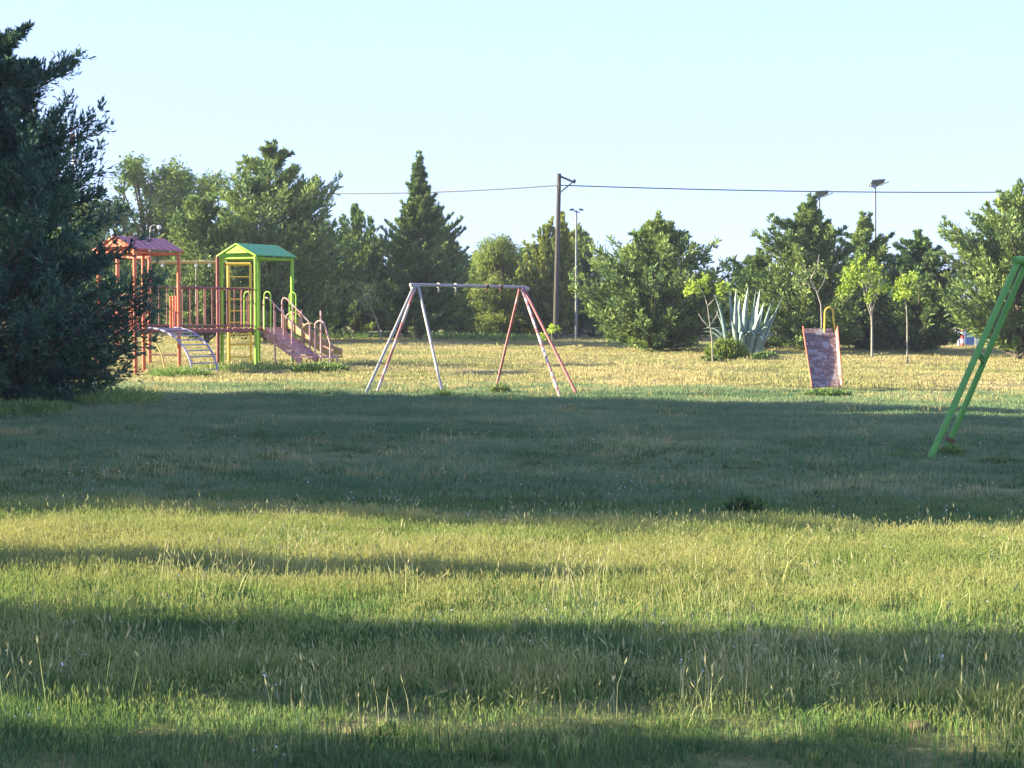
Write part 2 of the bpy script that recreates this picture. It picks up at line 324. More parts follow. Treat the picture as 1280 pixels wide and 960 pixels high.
def conifer_meshes(H, prof, n_prim, seed, el=(15, 45), leaf=0.14, width=0.15, knots=12, sprays=4, q=7, spray_len=0.5,
                   rj=(0.75, 1.08), extra=(), hmin=0.05, curl=0.25, lean=(0, 0), trunk_r=None, flat=0.45, hpow=0.85, updraft=0.25, tipk=0.22, jit=0.3, side_k=0.8, out=.2, reach=(1.02, 1.28)):
    """returns (trunk MB, crown mesh). prof: [(height m, radius m)]; extra: explicit branch tips (x,y,z)"""
    r = np.random.default_rng(seed); pf = prof_fn(prof)
    lean = np.array(lean)
    tips = []; starts = []
    for i in range(n_prim):
        u = hmin + (.95 - hmin) * r.random() ** hpow
        h = u * H
        Rr = pf(h) * r.uniform(*rj); az = r.uniform(0, 2 * math.pi)
        e_ = R(r.uniform(*el)) * (1 + 0.5 * u)
        e_ = min(e_, 1.35)
        h0 = max(0.12 * H * r.random() + 0.1, h - Rr * math.tan(e_))
        c = lean * (h / H)
        tips.append((c[0] + Rr * math.cos(az), c[1] + Rr * math.sin(az), h)); starts.append((lean[0] * h0 / H, lean[1] * h0 / H, h0))
    for k in range(5):   # thin leader at the top
        tips.append((lean[0] + r.normal(0, .02 * H), lean[1] + r.normal(0, .02 * H), H * r.uniform(.93, 1.02))); starts.append((lean[0] * .8, lean[1] * .8, H * r.uniform(.75, .85)))
    for k in range(int(n_prim * out)):   # a few boughs run out past the rest
        h = H * r.uniform(.2, .8); Rr = pf(h) * r.uniform(*reach); az = r.uniform(0, 6.283); c = lean * (h / H)
        tips.append((c[0] + Rr * math.cos(az), c[1] + Rr * math.sin(az), h + .05 * H)); starts.append((c[0], c[1], max(.1, h - Rr * .5)))
    for t in extra:
        d = math.hypot(t[0], t[1]); h0 = max(0.2, t[2] - d * 0.45)
        tips.append(t); starts.append((0, 0, h0))
    T = np.array(tips); S = np.array(starts); nb = len(T)
    tb = MB()
    tr = trunk_r or H * 0.022
    tb.tube([(lean[0] * k / 8, lean[1] * k / 8, -0.2 + (H * 0.97 + 0.2) * k / 8) for k in range(9)], [tr * (1 - 0.9 * k / 8) for k in range(9)], 8)
    # quadratic bend: rises towards the tip
    mid = (S + T) / 2; mid[:, 2] -= np.linalg.norm(T - S, axis=1) * curl * 0.4
    def bez(t): t = t[..., None]; return (1 - t) ** 2 * S[:, None] + 2 * t * (1 - t) * mid[:, None] + t ** 2 * T[:, None]
    def dbez(t): t = t[..., None]; return 2 * (1 - t) * (mid - S)[:, None] + 2 * t * (T - mid)[:, None]
    for b in range(nb):
        if b % 2 and b < n_prim: continue
        pts = [tuple((1 - t) ** 2 * S[b] + 2 * t * (1 - t) * mid[b] + t * t * T[b]) for t in (0, .33, .66, .95)]
        l = np.linalg.norm(T[b] - S[b]); rr = min(0.05, 0.012 * l + 0.006)
        tb.tube(pts, [rr * 1.3, rr, rr * 0.6, rr * 0.25], 4, False)
    tt = 0.22 + 0.78 * (np.arange(knots)[None] + r.random((nb, knots))) / knots
    P = bez(tt); D = norm(dbez(tt))
    length = np.linalg.norm(T - S, axis=1)[:, None, None]
    P = np.repeat(P[:, :, None], sprays, 2); D = np.repeat(D[:, :, None], sprays, 2); TT = np.repeat(tt[:, :, None], sprays, 2)
    side = norm(np.cross(D, np.array([0, 0, 1.0]))) ; sgn = r.choice([-1, 1], size=P.shape[:3])[..., None]
    up = np.cross(side, D)
    SD = norm(D * 0.8 + side * sgn * (r.uniform(0.15, 1.0, P.shape[:3]) * side_k)[..., None] + up * r.normal(0.15, flat, P.shape[:3])[..., None] + np.array([0, 0, updraft]))
    SL = spray_len * (tipk + 1.0 * (1 - TT) ** 0.8) * r.uniform(0.5, 1.2, P.shape[:3]) * np.clip(length / 2.2, 0.16, 1.3)
    axis = np.zeros_like(P); axis[..., 2] = P[..., 2] * 0.75; B0 = P.copy()
    P = np.repeat(P[..., None, :], q, 3); SDr = np.repeat(SD[..., None, :], q, 3); SLr = np.repeat(SL[..., None], q, 3)
    s = r.random(P.shape[:4])
    LP = P + SDr * (SLr * s)[..., None]
    LD = norm(SDr + r.normal(0, jit, P.shape))
    FC = (norm((LP - np.repeat(B0[..., None, :], q, 3))) * 0.55 + norm(LP - np.repeat(axis[..., None, :], q, 3)) * 0.75 + np.array([0, 0, .2])).reshape(-1, 3)
    n = LP.reshape(-1, 3).shape[0]
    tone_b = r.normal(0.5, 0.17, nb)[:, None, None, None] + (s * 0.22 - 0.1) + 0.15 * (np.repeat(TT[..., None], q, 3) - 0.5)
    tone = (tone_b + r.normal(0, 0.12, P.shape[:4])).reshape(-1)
    L = leaf * r.uniform(0.6, 1.35, n)
    LP = LP.reshape(-1, 3)
    ok = LP[:, 2] > 0.03
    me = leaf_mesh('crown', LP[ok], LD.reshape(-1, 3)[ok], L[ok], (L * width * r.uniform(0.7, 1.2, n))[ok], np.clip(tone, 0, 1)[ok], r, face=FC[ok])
    return tb, me

def place_tree(name, base, tb, me, leafmat, label, cat='tree', group=None, bark='bark', rz=0, scale=1.0, trunk_me=None):
    o = empty(name, base, label, cat, group); o.rotation_euler.z = rz; o.scale = (scale, scale, scale) if not isinstance(scale, tuple) else scale
    t = link_mesh('trunk', trunk_me, M[bark], o) if trunk_me else tb.build('trunk', M[bark], o)
    c = link_mesh('crown', me, leafmat, o)
    return o, t, c

def copy_tree(o, loc, rz, label, scale=1.0, group=None):
    c = o.copy(); COL.objects.link(c); c.location = loc; c.rotation_euler = (0, 0, rz)
    c.scale = scale if isinstance(scale, tuple) else (scale,) * 3
    c['label'] = label
    if group: c['group'] = group
    for ch in list(o.children):
        k = ch.copy(); COL.objects.link(k); k.parent = c
    return c

def scale_at(D): return F / D     # pixels per metre

def crown_tree(name, px, D, prof_px, top_px, seed, leafmat, label, cat='tree', **kw):
    """prof_px: [(pixel y, radius px)] measured in the photograph"""
    s = scale_at(D); b = ground(px, D); yb = 398 + (CAMZ - b.z) * s
    H = (yb - top_px) / s
    prof = sorted([((yb - y) / s, r_ / s) for y, r_ in prof_px])
    tb, me = conifer_meshes(H, prof, seed=seed, **kw)
    return place_tree(name, b, tb, me, leafmat, label, cat)

# ------------------------------------------------------------------ broadleaf crowns
def broad_meshes(H, clusters, seed, n_leaf, leaf=0.15, width=0.35, trunk_r=0.12, droop=0.0, fork=0.35, trunk_top=None):
    """clusters: list of (x,y,z,rx,rz) ellipsoids of leaves at the ends of limbs"""
    r = np.random.default_rng(seed); tb = MB()
    zt = trunk_top or H * fork
    tb.tube([(0, 0, -0.2), (0.02 * H * 0.3, 0, zt * 0.5), (0, 0.01, zt), (0, 0, H * 0.85)], [trunk_r, trunk_r * 0.85, trunk_r * 0.7, trunk_r * 0.15], 8)
    LP = []; LD = []; TN = []; FA = []
    vol = sum(c[3] ** 2 * c[4] for c in clusters)
    for c in clusters:
        ctr = np.array(c[:3]); z0 = min(zt, c[2] * 0.7)
        tb.tube([(0, 0, z0), tuple(ctr * np.array([.5, .5, 0]) + np.array([0, 0, (z0 + c[2]) / 2 + 0.1])), tuple(ctr), tuple(ctr + np.array([c[0] * .1, c[1] * .1, c[4] * .7]))],
                [trunk_r * 0.45, trunk_r * 0.3, trunk_r * 0.16, 0.006], 5, False)
        k = max(20, int(n_leaf * (c[3] ** 2 * c[4]) / vol)); ns = max(4, k // 14)
        # twigs inside the cluster carry the leaves
        d = norm(r.normal(size=(ns, 3))); rad = r.random(ns) ** 0.45
        tw = ctr + d * rad[:, None] * np.array([c[3], c[3], c[4]])
        idx = r.integers(0, ns, k)
        p = tw[idx] + r.normal(0, 0.13 * c[3] + 0.02, (k, 3))
        LP.append(p); LD.append(norm(d[idx] * 0.5 + r.normal(0, 0.8, (k, 3)) + np.array([0, 0, -droop])))
        FA.append(norm(p - ctr) * .9 + norm(ctr + np.array([0, 0, -.4 * H]))[None] * .35 + np.array([0, 0, .15]))
        TN.append(r.normal(0.5, 0.08) + r.normal(0, 0.1, ns)[idx] + r.normal(0, 0.08, k))
    LP = np.concatenate(LP); LD = np.concatenate(LD); FA = np.concatenate(FA); TN = np.clip(np.concatenate(TN), 0, 1)
    L = leaf * r.uniform(0.6, 1.3, len(LP)); ok = LP[:, 2] > 0.03
    return tb, leaf_mesh('crown', LP[ok], LD[ok], L[ok], (L * width)[ok], TN[ok], r, face=FA[ok])

def rand_clusters(seed, prof, H, n, size, flat=0.8, zmin=0.15):
    r = random.Random(seed); pf = prof_fn(prof); out = []
    for i in range(n):
        z = H * (zmin + (0.97 - zmin) * r.random()); Rr = float(pf(z)); a = r.uniform(0, 6.28); k = r.random() ** 0.5 * 0.85
        s = size * r.uniform(0.6, 1.25); out.append((Rr * k * math.cos(a), Rr * k * math.sin(a), z, s, s * flat))
    return out

def px_prof(px, D, prof_px, top_px):
    s = scale_at(D); b = ground(px, D); yb = 398 + (CAMZ - b.z) * s
    return b, (yb - top_px) / s, sorted([((yb - y) / s, r_ / s) for y, r_ in prof_px])

# ------------------------------------------------------------------ trees in view
# big dark juniper at the left edge
b, H, prof = px_prof(-14, 35, [(505, 90), (480, 150), (450, 178), (420, 196), (380, 200), (362, 190), (340, 166), (320, 150), (300, 146), (260, 140), (230, 135), (205, 108), (185, 92), (165, 112), (140, 100), (122, 62), (100, 72), (80, 70), (64, 32), (45, 40), (25, 12)], 22)
s35 = scale_at(35)
def tip(px, py, dy): return ((px + 14) / s35, dy, (505 - py) / s35)
ex = [tip(38, 42, 0), tip(30, 58, -.3), tip(98, 74, .2), tip(104, 86, -.2), tip(80, 92, 0), tip(132, 145, -.2), tip(128, 160, .3), tip(110, 168, 0), tip(60, 128, -.5), tip(100, 190, 0), tip(128, 212, .3), tip(120, 228, -.3),
      tip(204, 358, -.6), tip(196, 352, -.2), tip(200, 364, .2), tip(186, 345, .5), tip(190, 385, .1), tip(192, 395, -.4), tip(182, 430, .1), tip(170, 445, -.6), tip(165, 465, .1), tip(140, 478, -.4), tip(152, 482, -.8), tip(188, 402, .3), tip(186, 420, -.5),  tip(150, 455, -.8), tip(132, 490, -.9), tip(100, 497, -1.2), tip(60, 500, -1.0), tip(148, 270, 0.2)]
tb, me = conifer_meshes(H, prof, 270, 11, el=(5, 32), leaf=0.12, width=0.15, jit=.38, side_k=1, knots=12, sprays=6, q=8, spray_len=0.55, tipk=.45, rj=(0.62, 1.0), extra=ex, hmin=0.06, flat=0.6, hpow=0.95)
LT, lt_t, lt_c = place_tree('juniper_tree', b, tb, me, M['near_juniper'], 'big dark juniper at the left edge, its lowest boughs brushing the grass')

# light green broadleaf tree behind the red tower
b, H, prof = px_prof(190, 92, [(400, 50), (330, 75), (280, 70), (240, 62), (215, 48), (198, 22)], 194)
tb, me = broad_meshes(H, rand_clusters(3, prof, H, 46, 0.85), 3, 26000, 0.16, 0.34, 0.2)
place_tree('broadleaf_tree', b, tb, me, M['broadleaf'], 'tall light green broadleaf tree rising behind the red roofed tower')
b, H, prof = px_prof(245, 95, [(400, 40), (300, 48), (250, 45), (225, 30), (216, 15)], 214)
tb, me = broad_meshes(H, rand_clusters(4, prof, H, 26, 0.75, zmin=.3), 4, 12000, 0.15, 0.3, 0.15)
place_tree('broadleaf_tree', b, tb, me, M['broadleaf'], 'thin airy broadleaf tree with dark twigs, just left of the tall cedar')
b, H, prof = px_prof(105, 88, [(410, 60), (330, 75), (270, 60), (250, 35), (235, 10)], 235)
tb, me = broad_meshes(H, rand_clusters(5, prof, H, 30, 0.9), 5, 16000, 0.17, 0.34, 0.2)
place_tree('broadleaf_tree', b, tb, me, M['broadleaf'], 'green broadleaf tree mostly hidden behind the big dark juniper')
b, H, prof = px_prof(20, 90, [(410, 70), (330, 90), (240, 80), (190, 50), (170, 15)], 168)
tb, me = broad_meshes(H, rand_clusters(6, prof, H, 36, 0.95), 6, 16000, 0.18, 0.34, 0.2)
place_tree('broadleaf_tree', b, tb, me, M['broadleaf'], 'leafy broadleaf tree glimpsed through gaps of the dark juniper at the left edge')

# cedar-like juniper behind the green tower
crown_tree('cedar_tree', 335, 74, [(430, 60), (410, 85), (370, 105), (330, 102), (300, 92), (270, 84), (240, 78), (225, 62), (205, 38), (190, 26), (178, 8)], 176, 21, M['juniper'],
           'tall spreading cedar with upswept boughs behind the green roofed tower', n_prim=190, el=(12, 40), leaf=0.18, knots=13, sprays=4, q=7, spray_len=0.75, rj=(0.6, 1.05), lean=(0.15, 0), flat=.5)
crown_tree('juniper_tree', 258, 71, [(425, 30), (400, 48), (350, 55), (300, 52), (270, 44), (250, 30), (238, 8)], 240, 22, M['juniper'],
           'rounded olive green juniper between the two play towers', n_prim=130, el=(20, 50), leaf=0.17, knots=11, sprays=4, q=7, spray_len=0.6, rj=(0.6, 1.05), flat=.6)
# dense dark trees between the cedar and the pointed conifer
crown_tree('cypress_tree', 445, 84, [(415, 50), (380, 58), (340, 50), (310, 44), (285, 32), (268, 16), (258, 4)], 257, 23, M['cypress'],
           'broad green cypress left of the tall spire shaped conifer', n_prim=150, el=(45, 68), leaf=0.18, knots=11, sprays=4, q=7, spray_len=0.6, rj=(0.65, 1.05), flat=.4, updraft=.6)
crown_tree('cypress_tree', 400, 80, [(415, 38), (380, 48), (340, 45), (320, 34), (305, 20), (292, 6)], 290, 24, M['spruce_and_shade'],
           'low dark cypress beside the end of the play stairs', n_prim=120, el=(40, 60), leaf=0.18, knots=10, sprays=4, q=7, spray_len=0.6, rj=(0.65, 1.05), flat=.5, updraft=.4)
# pointed conifer and the wide cypress behind it
crown_tree('spruce_tree', 524, 76, [(418, 40), (390, 48), (360, 46), (330, 42), (300, 34), (270, 24), (250, 14), (238, 12), (225, 8), (210, 7), (197, 2)], 196, 25, M['spruce_and_shade'],
           'spire shaped conifer with a thin pointed leader, tallest in the treeline left of the pole', n_prim=190, el=(8, 30), leaf=0.17, knots=10, sprays=4, q=7, spray_len=0.42, rj=(0.6, 1.12), hpow=0.8, curl=.35, flat=.35, updraft=.1)
crown_tree('cypress_tree', 530, 84, [(416, 56), (380, 60), (340, 54), (310, 48), (280, 38), (260, 26), (245, 10)], 243, 26, M['cypress'],
           'wide oval cypress standing behind the spire shaped conifer', n_prim=200, el=(55, 72), leaf=0.18, knots=12, sprays=4, q=7, spray_len=0.55, rj=(0.7, 1.02), flat=.35, updraft=.8)
# willow like
b, H, prof = px_prof(628, 88, [(414, 50), (370, 54), (340, 48), (320, 40), (305, 28), (298, 10)], 298)
tb, me = broad_meshes(H, rand_clusters(8, prof, H, 56, 0.62, .7, .06), 8, 26000, 0.17, 0.16, 0.16, droop=.7)
place_tree('willow_tree', b, tb, me, M['willow'], 'round yellow green tree with drooping leaves framed by the swing bar')
b, H, prof = px_prof(592, 92, [(412, 30), (370, 36), (340, 33), (325, 26), (312, 10)], 310)
tb, me = broad_meshes(H, rand_clusters(9, prof, H, 26, 0.6, .8, .15), 9, 12000, 0.17, 0.25, 0.13)
place_tree('broadleaf_tree', b, tb, me, M['broadleaf'], 'low dark leafy tree between the spire shaped conifer and the drooping round tree')
# cypress clump around the pole
crown_tree('cypress_tree', 683, 86, [(416, 42), (380, 42), (340, 38), (320, 30), (300, 20), (285, 11), (275, 3)], 276, 27, M['cypress_yellow'],
           'yellow green cypress directly left of the wooden utility pole', n_prim=130, el=(58, 74), leaf=0.18, knots=11, sprays=4, q=7, spray_len=0.5, rj=(0.7, 1.03), flat=.35, updraft=.8)
crown_tree('cypress_tree', 724, 90, [(416, 46), (380, 46), (350, 40), (320, 30), (300, 17), (285, 5)], 283, 28, M['cypress'],
           'dark green cypress right of the utility pole, around the twin headed lamp', n_prim=130, el=(55, 72), leaf=0.18, knots=11, sprays=4, q=7, spray_len=0.5, rj=(0.7, 1.05), flat=.35, updraft=.7)
crown_tree('cypress_tree', 703, 84, [(416, 22), (380, 24), (350, 22), (320, 15), (295, 9), (272, 3)], 270, 29, M['cypress_yellow'],
           'narrow tall cypress peak right behind the wooden utility pole', n_prim=90, el=(60, 74), leaf=0.18, knots=10, sprays=4, q=7, spray_len=0.42, rj=(0.7, 1.05), flat=.35, updraft=.8)
# large rounded juniper right of centre
crown_tree('juniper_tree', 822, 66, [(434, 60), (415, 78), (390, 84), (360, 84), (335, 76), (318, 60), (300, 42), (285, 22), (272, 6)], 270, 30, M['juniper'],
           'large rounded juniper with light left flank, left of the agave', out=.38, reach=(1.02, 1.42), n_prim=206, el=(12, 42), leaf=0.16, knots=12, sprays=4, q=7, spray_len=0.6, rj=(0.62, 1.06), flat=.55, hmin=.03)
# wind swept junipers behind the slide
s70 = scale_at(70)
def tp(px0, px, py, yb, dy=0.0): return ((px - px0) / s70, dy, (yb - py) / s70)
crown_tree('juniper_tree', 1012, 70, [(432, 78), (400, 82), (370, 70), (340, 56), (310, 44), (290, 30), (265, 16), (250, 5)], 248, 31, M['juniper'],
           'wind swept juniper with long boughs pointing up left, behind the slide', out=.38, reach=(1.02, 1.42), n_prim=150, el=(20, 48), leaf=0.17, knots=12, sprays=4, q=7, spray_len=0.5, rj=(0.6, 1.05), flat=.5,
           extra=[tp(1012, 962, 262, 430), tp(1012, 942, 286, 430), tp(1012, 960, 268, 430, -.3), tp(1012, 946, 282, 430, .4), tp(1012, 975, 300, 430), tp(1012, 996, 262, 430), tp(1012, 1035, 270, 430), tp(1012, 1022, 258, 430), tp(1012, 955, 300, 430, .2), tp(1012, 950, 292, 430, -.4), tp(1012, 968, 290, 430, .5), tp(1012, 1000, 254, 430, .2), tp(1012, 925, 335, 430, -.3), tp(1012, 935, 330, 430, .3)])
crown_tree('juniper_tree', 950, 72, [(432, 72), (400, 70), (370, 52), (350, 40), (335, 30), (320, 12)], 316, 32, M['spruce_and_shade'],  # darker foliage colour paints in the shade of the neighbouring trees
           'low wide juniper tinted dark for shade, directly behind the agave', out=.38, reach=(1.02, 1.42), n_prim=103, el=(12, 34), leaf=0.17, knots=12, sprays=4, q=7, spray_len=0.6, rj=(0.6, 1.05), flat=.4,
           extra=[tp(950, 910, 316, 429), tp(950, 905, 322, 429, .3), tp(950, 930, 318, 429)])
crown_tree('juniper_tree', 1080, 73, [(432, 66), (400, 64), (370, 56), (340, 46), (320, 36), (300, 20), (285, 10), (270, 3)], 268, 33, M['juniper'],
           'olive juniper with a thin pointed top, behind the leafy sapling', out=.38, reach=(1.02, 1.42), n_prim=120, el=(20, 50), leaf=0.17, knots=12, sprays=4, q=7, spray_len=0.5, rj=(0.6, 1.06), flat=.5,
           extra=[tp(1080, 1050, 292, 431), tp(1080, 1058, 282, 431, .3), tp(1080, 1100, 300, 431), tp(1080, 1112, 310, 431, -.3)])
crown_tree('juniper_tree', 1148, 69, [(430, 52), (400, 62), (370, 60), (345, 50), (325, 36), (310, 22), (296, 6)], 293, 34, M['spruce_and_shade'],  # neighbours' shade put into the leaf colour, darker than the other junipers
           'juniper tinted dark for shade, with ragged right side, between sapling and blue booth', out=.38, reach=(1.02, 1.42), n_prim=129, el=(12, 40), leaf=0.17, knots=12, sprays=4, q=7, spray_len=0.5, rj=(0.6, 1.1), flat=.45, hmin=.1,
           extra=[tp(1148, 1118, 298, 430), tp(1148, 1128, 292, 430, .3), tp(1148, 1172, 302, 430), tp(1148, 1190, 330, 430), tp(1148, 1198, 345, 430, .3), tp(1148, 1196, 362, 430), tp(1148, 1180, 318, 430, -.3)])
s62 = scale_at(62)
def tq(px0, px, py, yb, dy=0.0): return ((px - px0) / s62, dy, (yb - py) / s62)
crown_tree('juniper_tree', 1272, 62, [(436, 24), (418, 60), (395, 84), (360, 84), (330, 76), (300, 80), (275, 72), (255, 50), (240, 24), (230, 6)], 230, 35, M['juniper'],
           'tall juniper at the right edge behind the green swing legs', out=.38, reach=(1.02, 1.42), n_prim=163, el=(18, 46), leaf=0.16, knots=13, sprays=4, q=7, spray_len=0.55, rj=(0.6, 1.04), flat=.5, hmin=.1, trunk_r=.16,
           extra=[tq(1272, 1182, 272, 438), tq(1272, 1190, 290, 438, -.3), tq(1272, 1216, 268, 438), tq(1272, 1228, 262, 438, .3), tq(1272, 1195, 300, 438), tq(1272, 1185, 365, 438), tq(1272, 1180, 278, 438, .3)])

# background treeline beyond the road: copies of two sources
bgp = [(0, 1.2), (1, 2.2), (2.5, 2.4), (4, 1.6), (5, .8), (5.6, .1)]
tb, me = conifer_meshes(5.6, bgp, 110, 51, el=(25, 55), leaf=0.22, knots=9, sprays=4, q=6, spray_len=0.7, rj=(0.6, 1.05), flat=.5, hmin=.02)
bgA, _, _ = place_tree('background_tree', ground(560, 104), tb, me, M['spruce_and_shade'], 'dark dense tree far behind the left swing legs', scale=(1.3, 1.3, .95))
b, H, prof = Vector((0, 0, 0)), 5.0, [(0, 1.4), (1.2, 2.3), (2.6, 2.4), (4, 1.7), (5, .4)]
tb, me = broad_meshes(H, rand_clusters(12, prof, H, 40, 0.8, .8, .05), 12, 15000, 0.22, 0.33, 0.16)
bgB, _, _ = place_tree('background_shrub_tree', ground(610, 106), tb, me, M['broadleaf'], 'dense leafy tree far behind the swing bar', scale=(1.3, 1.3, .95))
for px, D, src, sc, lab in (
        (660, 103, 'A', (1.4, 1.4, .9), 'dark dense tree beyond the road, left of the yellow green cypress'),
        (745, 108, 'B', (1.2, 1.2, .62), 'leafy tree beyond the road in the gap left of the large rounded juniper'),
        (500, 108, 'A', (1.2, 1.2, .85), 'dark dense tree beyond the road, left of the spire shaped conifer'),
        (365, 104, 'B', (1.5, 1.5, 1.1), 'leafy tree beyond the road, seen between tall cedar and low dark cypress'),
        (300, 108, 'A', (1.5, 1.5, 1.2), 'dark dense tree beyond the road, behind the tall cedar'),
        (225, 104, 'B', (1.4, 1.4, 1.0), 'leafy tree beyond the road, behind the bridge of the playground'),
        (150, 110, 'A', (1.6, 1.6, 1.1), 'dark dense tree beyond the road, behind the red roofed tower'),
        (60, 108, 'B', (1.6, 1.6, 1.2), 'leafy tree beyond the road, low behind the big dark juniper'),
        (-40, 104, 'A', (1.6, 1.6, 1.2), 'dark dense tree beyond the road, outermost at the left edge'),
        (905, 112, 'B', (1.3, 1.3, .65), 'leafy tree beyond the road, between large rounded juniper and agave'),
        (985, 116, 'A', (1.4, 1.4, .7), 'dark dense tree beyond the road, behind the agave'),
        (1060, 116, 'B', (1.4, 1.4, .6), 'leafy tree beyond the road, behind the leafy sapling'),
        (1345, 100, 'A', (1.6, 1.6, 1.1), 'dark dense tree beyond the road, outermost at the right edge')):
    copy_tree(bgA if src == 'A' else bgB, ground(px, D), random.uniform(0, 6.28), lab, sc, 'treeline beyond the far road')
for o in (bgA, bgB): o['group'] = 'treeline beyond the far road'

# ------------------------------------------------------------------ trees left of the frame: they throw the long shadow bands
wide = [(0, 2), (.8, 2.7), (2.5, 3.0), (5, 2.9), (7, 2.5), (9, 1.6), (10, .6)]
tbw, mew = conifer_meshes(10, wide, 230, 61, el=(15, 45), leaf=0.24, knots=13, sprays=4, q=6, spray_len=0.8, rj=(0.5, 1.02), flat=.6, hmin=.02)
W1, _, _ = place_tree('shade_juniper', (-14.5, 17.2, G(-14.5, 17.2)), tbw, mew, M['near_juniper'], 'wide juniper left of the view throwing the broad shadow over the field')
GRP = 'trees left of the view that shade the field'
W1['group'] = GRP
for x, y, s_, lab in ((-14.6, 21.6, 1.1, 'wide juniper left of the view, second from the camera in its row'),
                      (-15.6, 26.2, 1.15, 'wide juniper left of the view, third from the camera in its row'),
                      (-16.5, 30.9, 1.12, 'wide juniper left of the view, last of its row beside the big dark juniper')):
    copy_tree(W1, (x, y, G(x, y)), x * 3.1, lab, s_, GRP)
colm = [(0, .7), (.6, 1.0), (3, 1.05), (5, .95), (7, .7), (8, .2)]
tbc, mec = conifer_meshes(8, colm, 150, 62, el=(50, 70), leaf=0.16, knots=10, sprays=4, q=6, spray_len=0.4, rj=(0.7, 1.0), flat=.5, hmin=.01, updraft=.6)
C1, _, _ = place_tree('shade_cypress', (-9.5, 8.75, G(-9.5, 8.75)), tbc, mec, M['cypress'], 'slim cypress left of the view throwing the middle shadow band', scale=(1, 1.1, 1))
C1['group'] = GRP
for x, y, s_, lab in ((-9.0, 6.1, (1.0, 1.3, 1.0), 'slim cypress left of the camera throwing the nearest shadow band'),
                      (-9.0, 4.2, (1.4, 1.4, 1.0), 'broad cypress beside the camera on the left'),
                      (-9.6, 1.6, (1.4, 1.4, 1.0), 'broad cypress left and just ahead of the camera position'),
                      (-8.5, 11.4, (.6, .42, .42), 'small low cypress throwing the thin broken shadow stripe')):
    copy_tree(C1, (x, y, G(x, y)), x + y, lab, s_, GRP)

# ------------------------------------------------------------------ saplings
def sapling(px, py_base, stem_px, limbs_px, clusters_px, mat, label, seed, n_leaf, leaf=0.11, bark='pale_bark', D=None, name='sapling', sr=0.022):
    """stem_px/limbs: pixel polylines; clusters: (px,py,radius px)"""
    b = gpix(px, py_base) if D is None else ground(px, D)
    D = b.y; s = scale_at(D); r = np.random.default_rng(seed)
    o = empty(name, b, label, 'young tree')
    mb = MB(b); P = lambda x, y, dy=0: at(x, y, D + dy)
    pts = [Vector((b.x, b.y, b.z - 0.1))] + [P(*q_) for q_ in stem_px]
    mb.tube(pts, [sr * (1 - 0.6 * k / (len(pts) - 1)) for k in range(len(pts))], 6)
    for lb in limbs_px:
        q = [P(x, y, (k * 0.12 * (1 if r.random() > .5 else -1))) for k, (x, y) in enumerate(lb)]
        mb.tube(q, [sr * 0.55 * (1 - 0.6 * k / (len(q) - 1)) for k in range(len(q))], 5, False)
    mb.build('trunk', M[bark], o)
    if clusters_px:
        LP = []; LD = []; tot = sum(c[2] ** 2 for c in clusters_px)
        for (x, y, rad) in clusters_px:
            k = int(n_leaf * rad ** 2 / tot) + 3; ctr = np.array(P(x + r.normal(0, 2), y + r.normal(0, 2), r.normal(0, .15)) - b); rm = rad / s * r.uniform(.7, 1.3)
            d = norm(r.normal(size=(k, 3))) * (r.random(k) ** 0.5)[:, None] * np.array([rm, rm, rm * .85])
            LP.append(ctr + d); LD.append(norm(d + r.normal(0, 0.15, (k, 3)) + np.array([0, 0, -0.05])))
        LP = np.concatenate(LP); LD = np.concatenate(LD); n = len(LP); L = leaf * r.uniform(.6, 1.3, n)
        me = leaf_mesh('crown', LP, LD, L, L * 0.34, np.clip(r.normal(.5, .2, n), 0, 1), r)
        link_mesh('crown', me, mat, o)
    return o
sapling(891, 455, [(890, 425), (886, 395), (884, 380)], [[(884, 380), (880, 368), (872, 355)], [(885, 382), (895, 372), (903, 358)], [(888, 410), (878, 400), (873, 392)], [(889, 405), (897, 392), (899, 380)], [(886, 395), (893, 400), (898, 396)]],
        [(866, 358, 9), (875, 353, 8), (882, 349, 7), (872, 364, 7), (886, 362, 6), (902, 352, 8), (896, 360, 6), (907, 360, 5), (862, 363, 5), (898, 371, 4)], M['lime'], 'thin bare stemmed sapling with lime green leaves, just left of the agave', 71, 300, .12, D=56, sr=.03)
sapling(1027, 425, [(1027, 400), (1026, 380), (1020, 362), (1013, 350)], [[(1013, 350), (1008, 340), (1003, 330)], [(1013, 350), (1018, 340), (1022, 330), (1024, 318)], [(1020, 362), (1010, 356), (1002, 353)], [(1022, 366), (1030, 352), (1033, 340)]],
        [(1003, 340, 9), (1010, 350, 7), (1018, 336, 7), (998, 352, 6), (1026, 330, 6), (1030, 342, 5)], M['sage'], 'bent grey stemmed sapling with sparse leaves, directly above the slide', 72, 200, .12, D=60, sr=.035)
sapling(1090, 434, [(1090, 410), (1089, 385), (1087, 360), (1086, 330)], [[(1089, 395), (1082, 375), (1078, 352), (1072, 338)], [(1089, 395), (1095, 372), (1100, 350), (1104, 332)], [(1088, 372), (1090, 350), (1094, 328)], [(1088, 385), (1083, 360), (1082, 330)], [(1089, 378), (1098, 360), (1108, 348)]],
        [(1054, 345, 10), (1062, 352, 10), (1054, 360, 9), (1064, 338, 8), (1075, 332, 9), (1072, 345, 9), (1080, 350, 9), (1090, 345, 10), (1100, 350, 10), (1096, 362, 8), (1086, 365, 9), (1108, 362, 6), (1078, 320, 5), (1088, 330, 7), (1100, 336, 6)], M['lime'],
        'widest leafy sapling with several pale stems, right of the slide', 73, 850, .12, D=61, sr=.045)
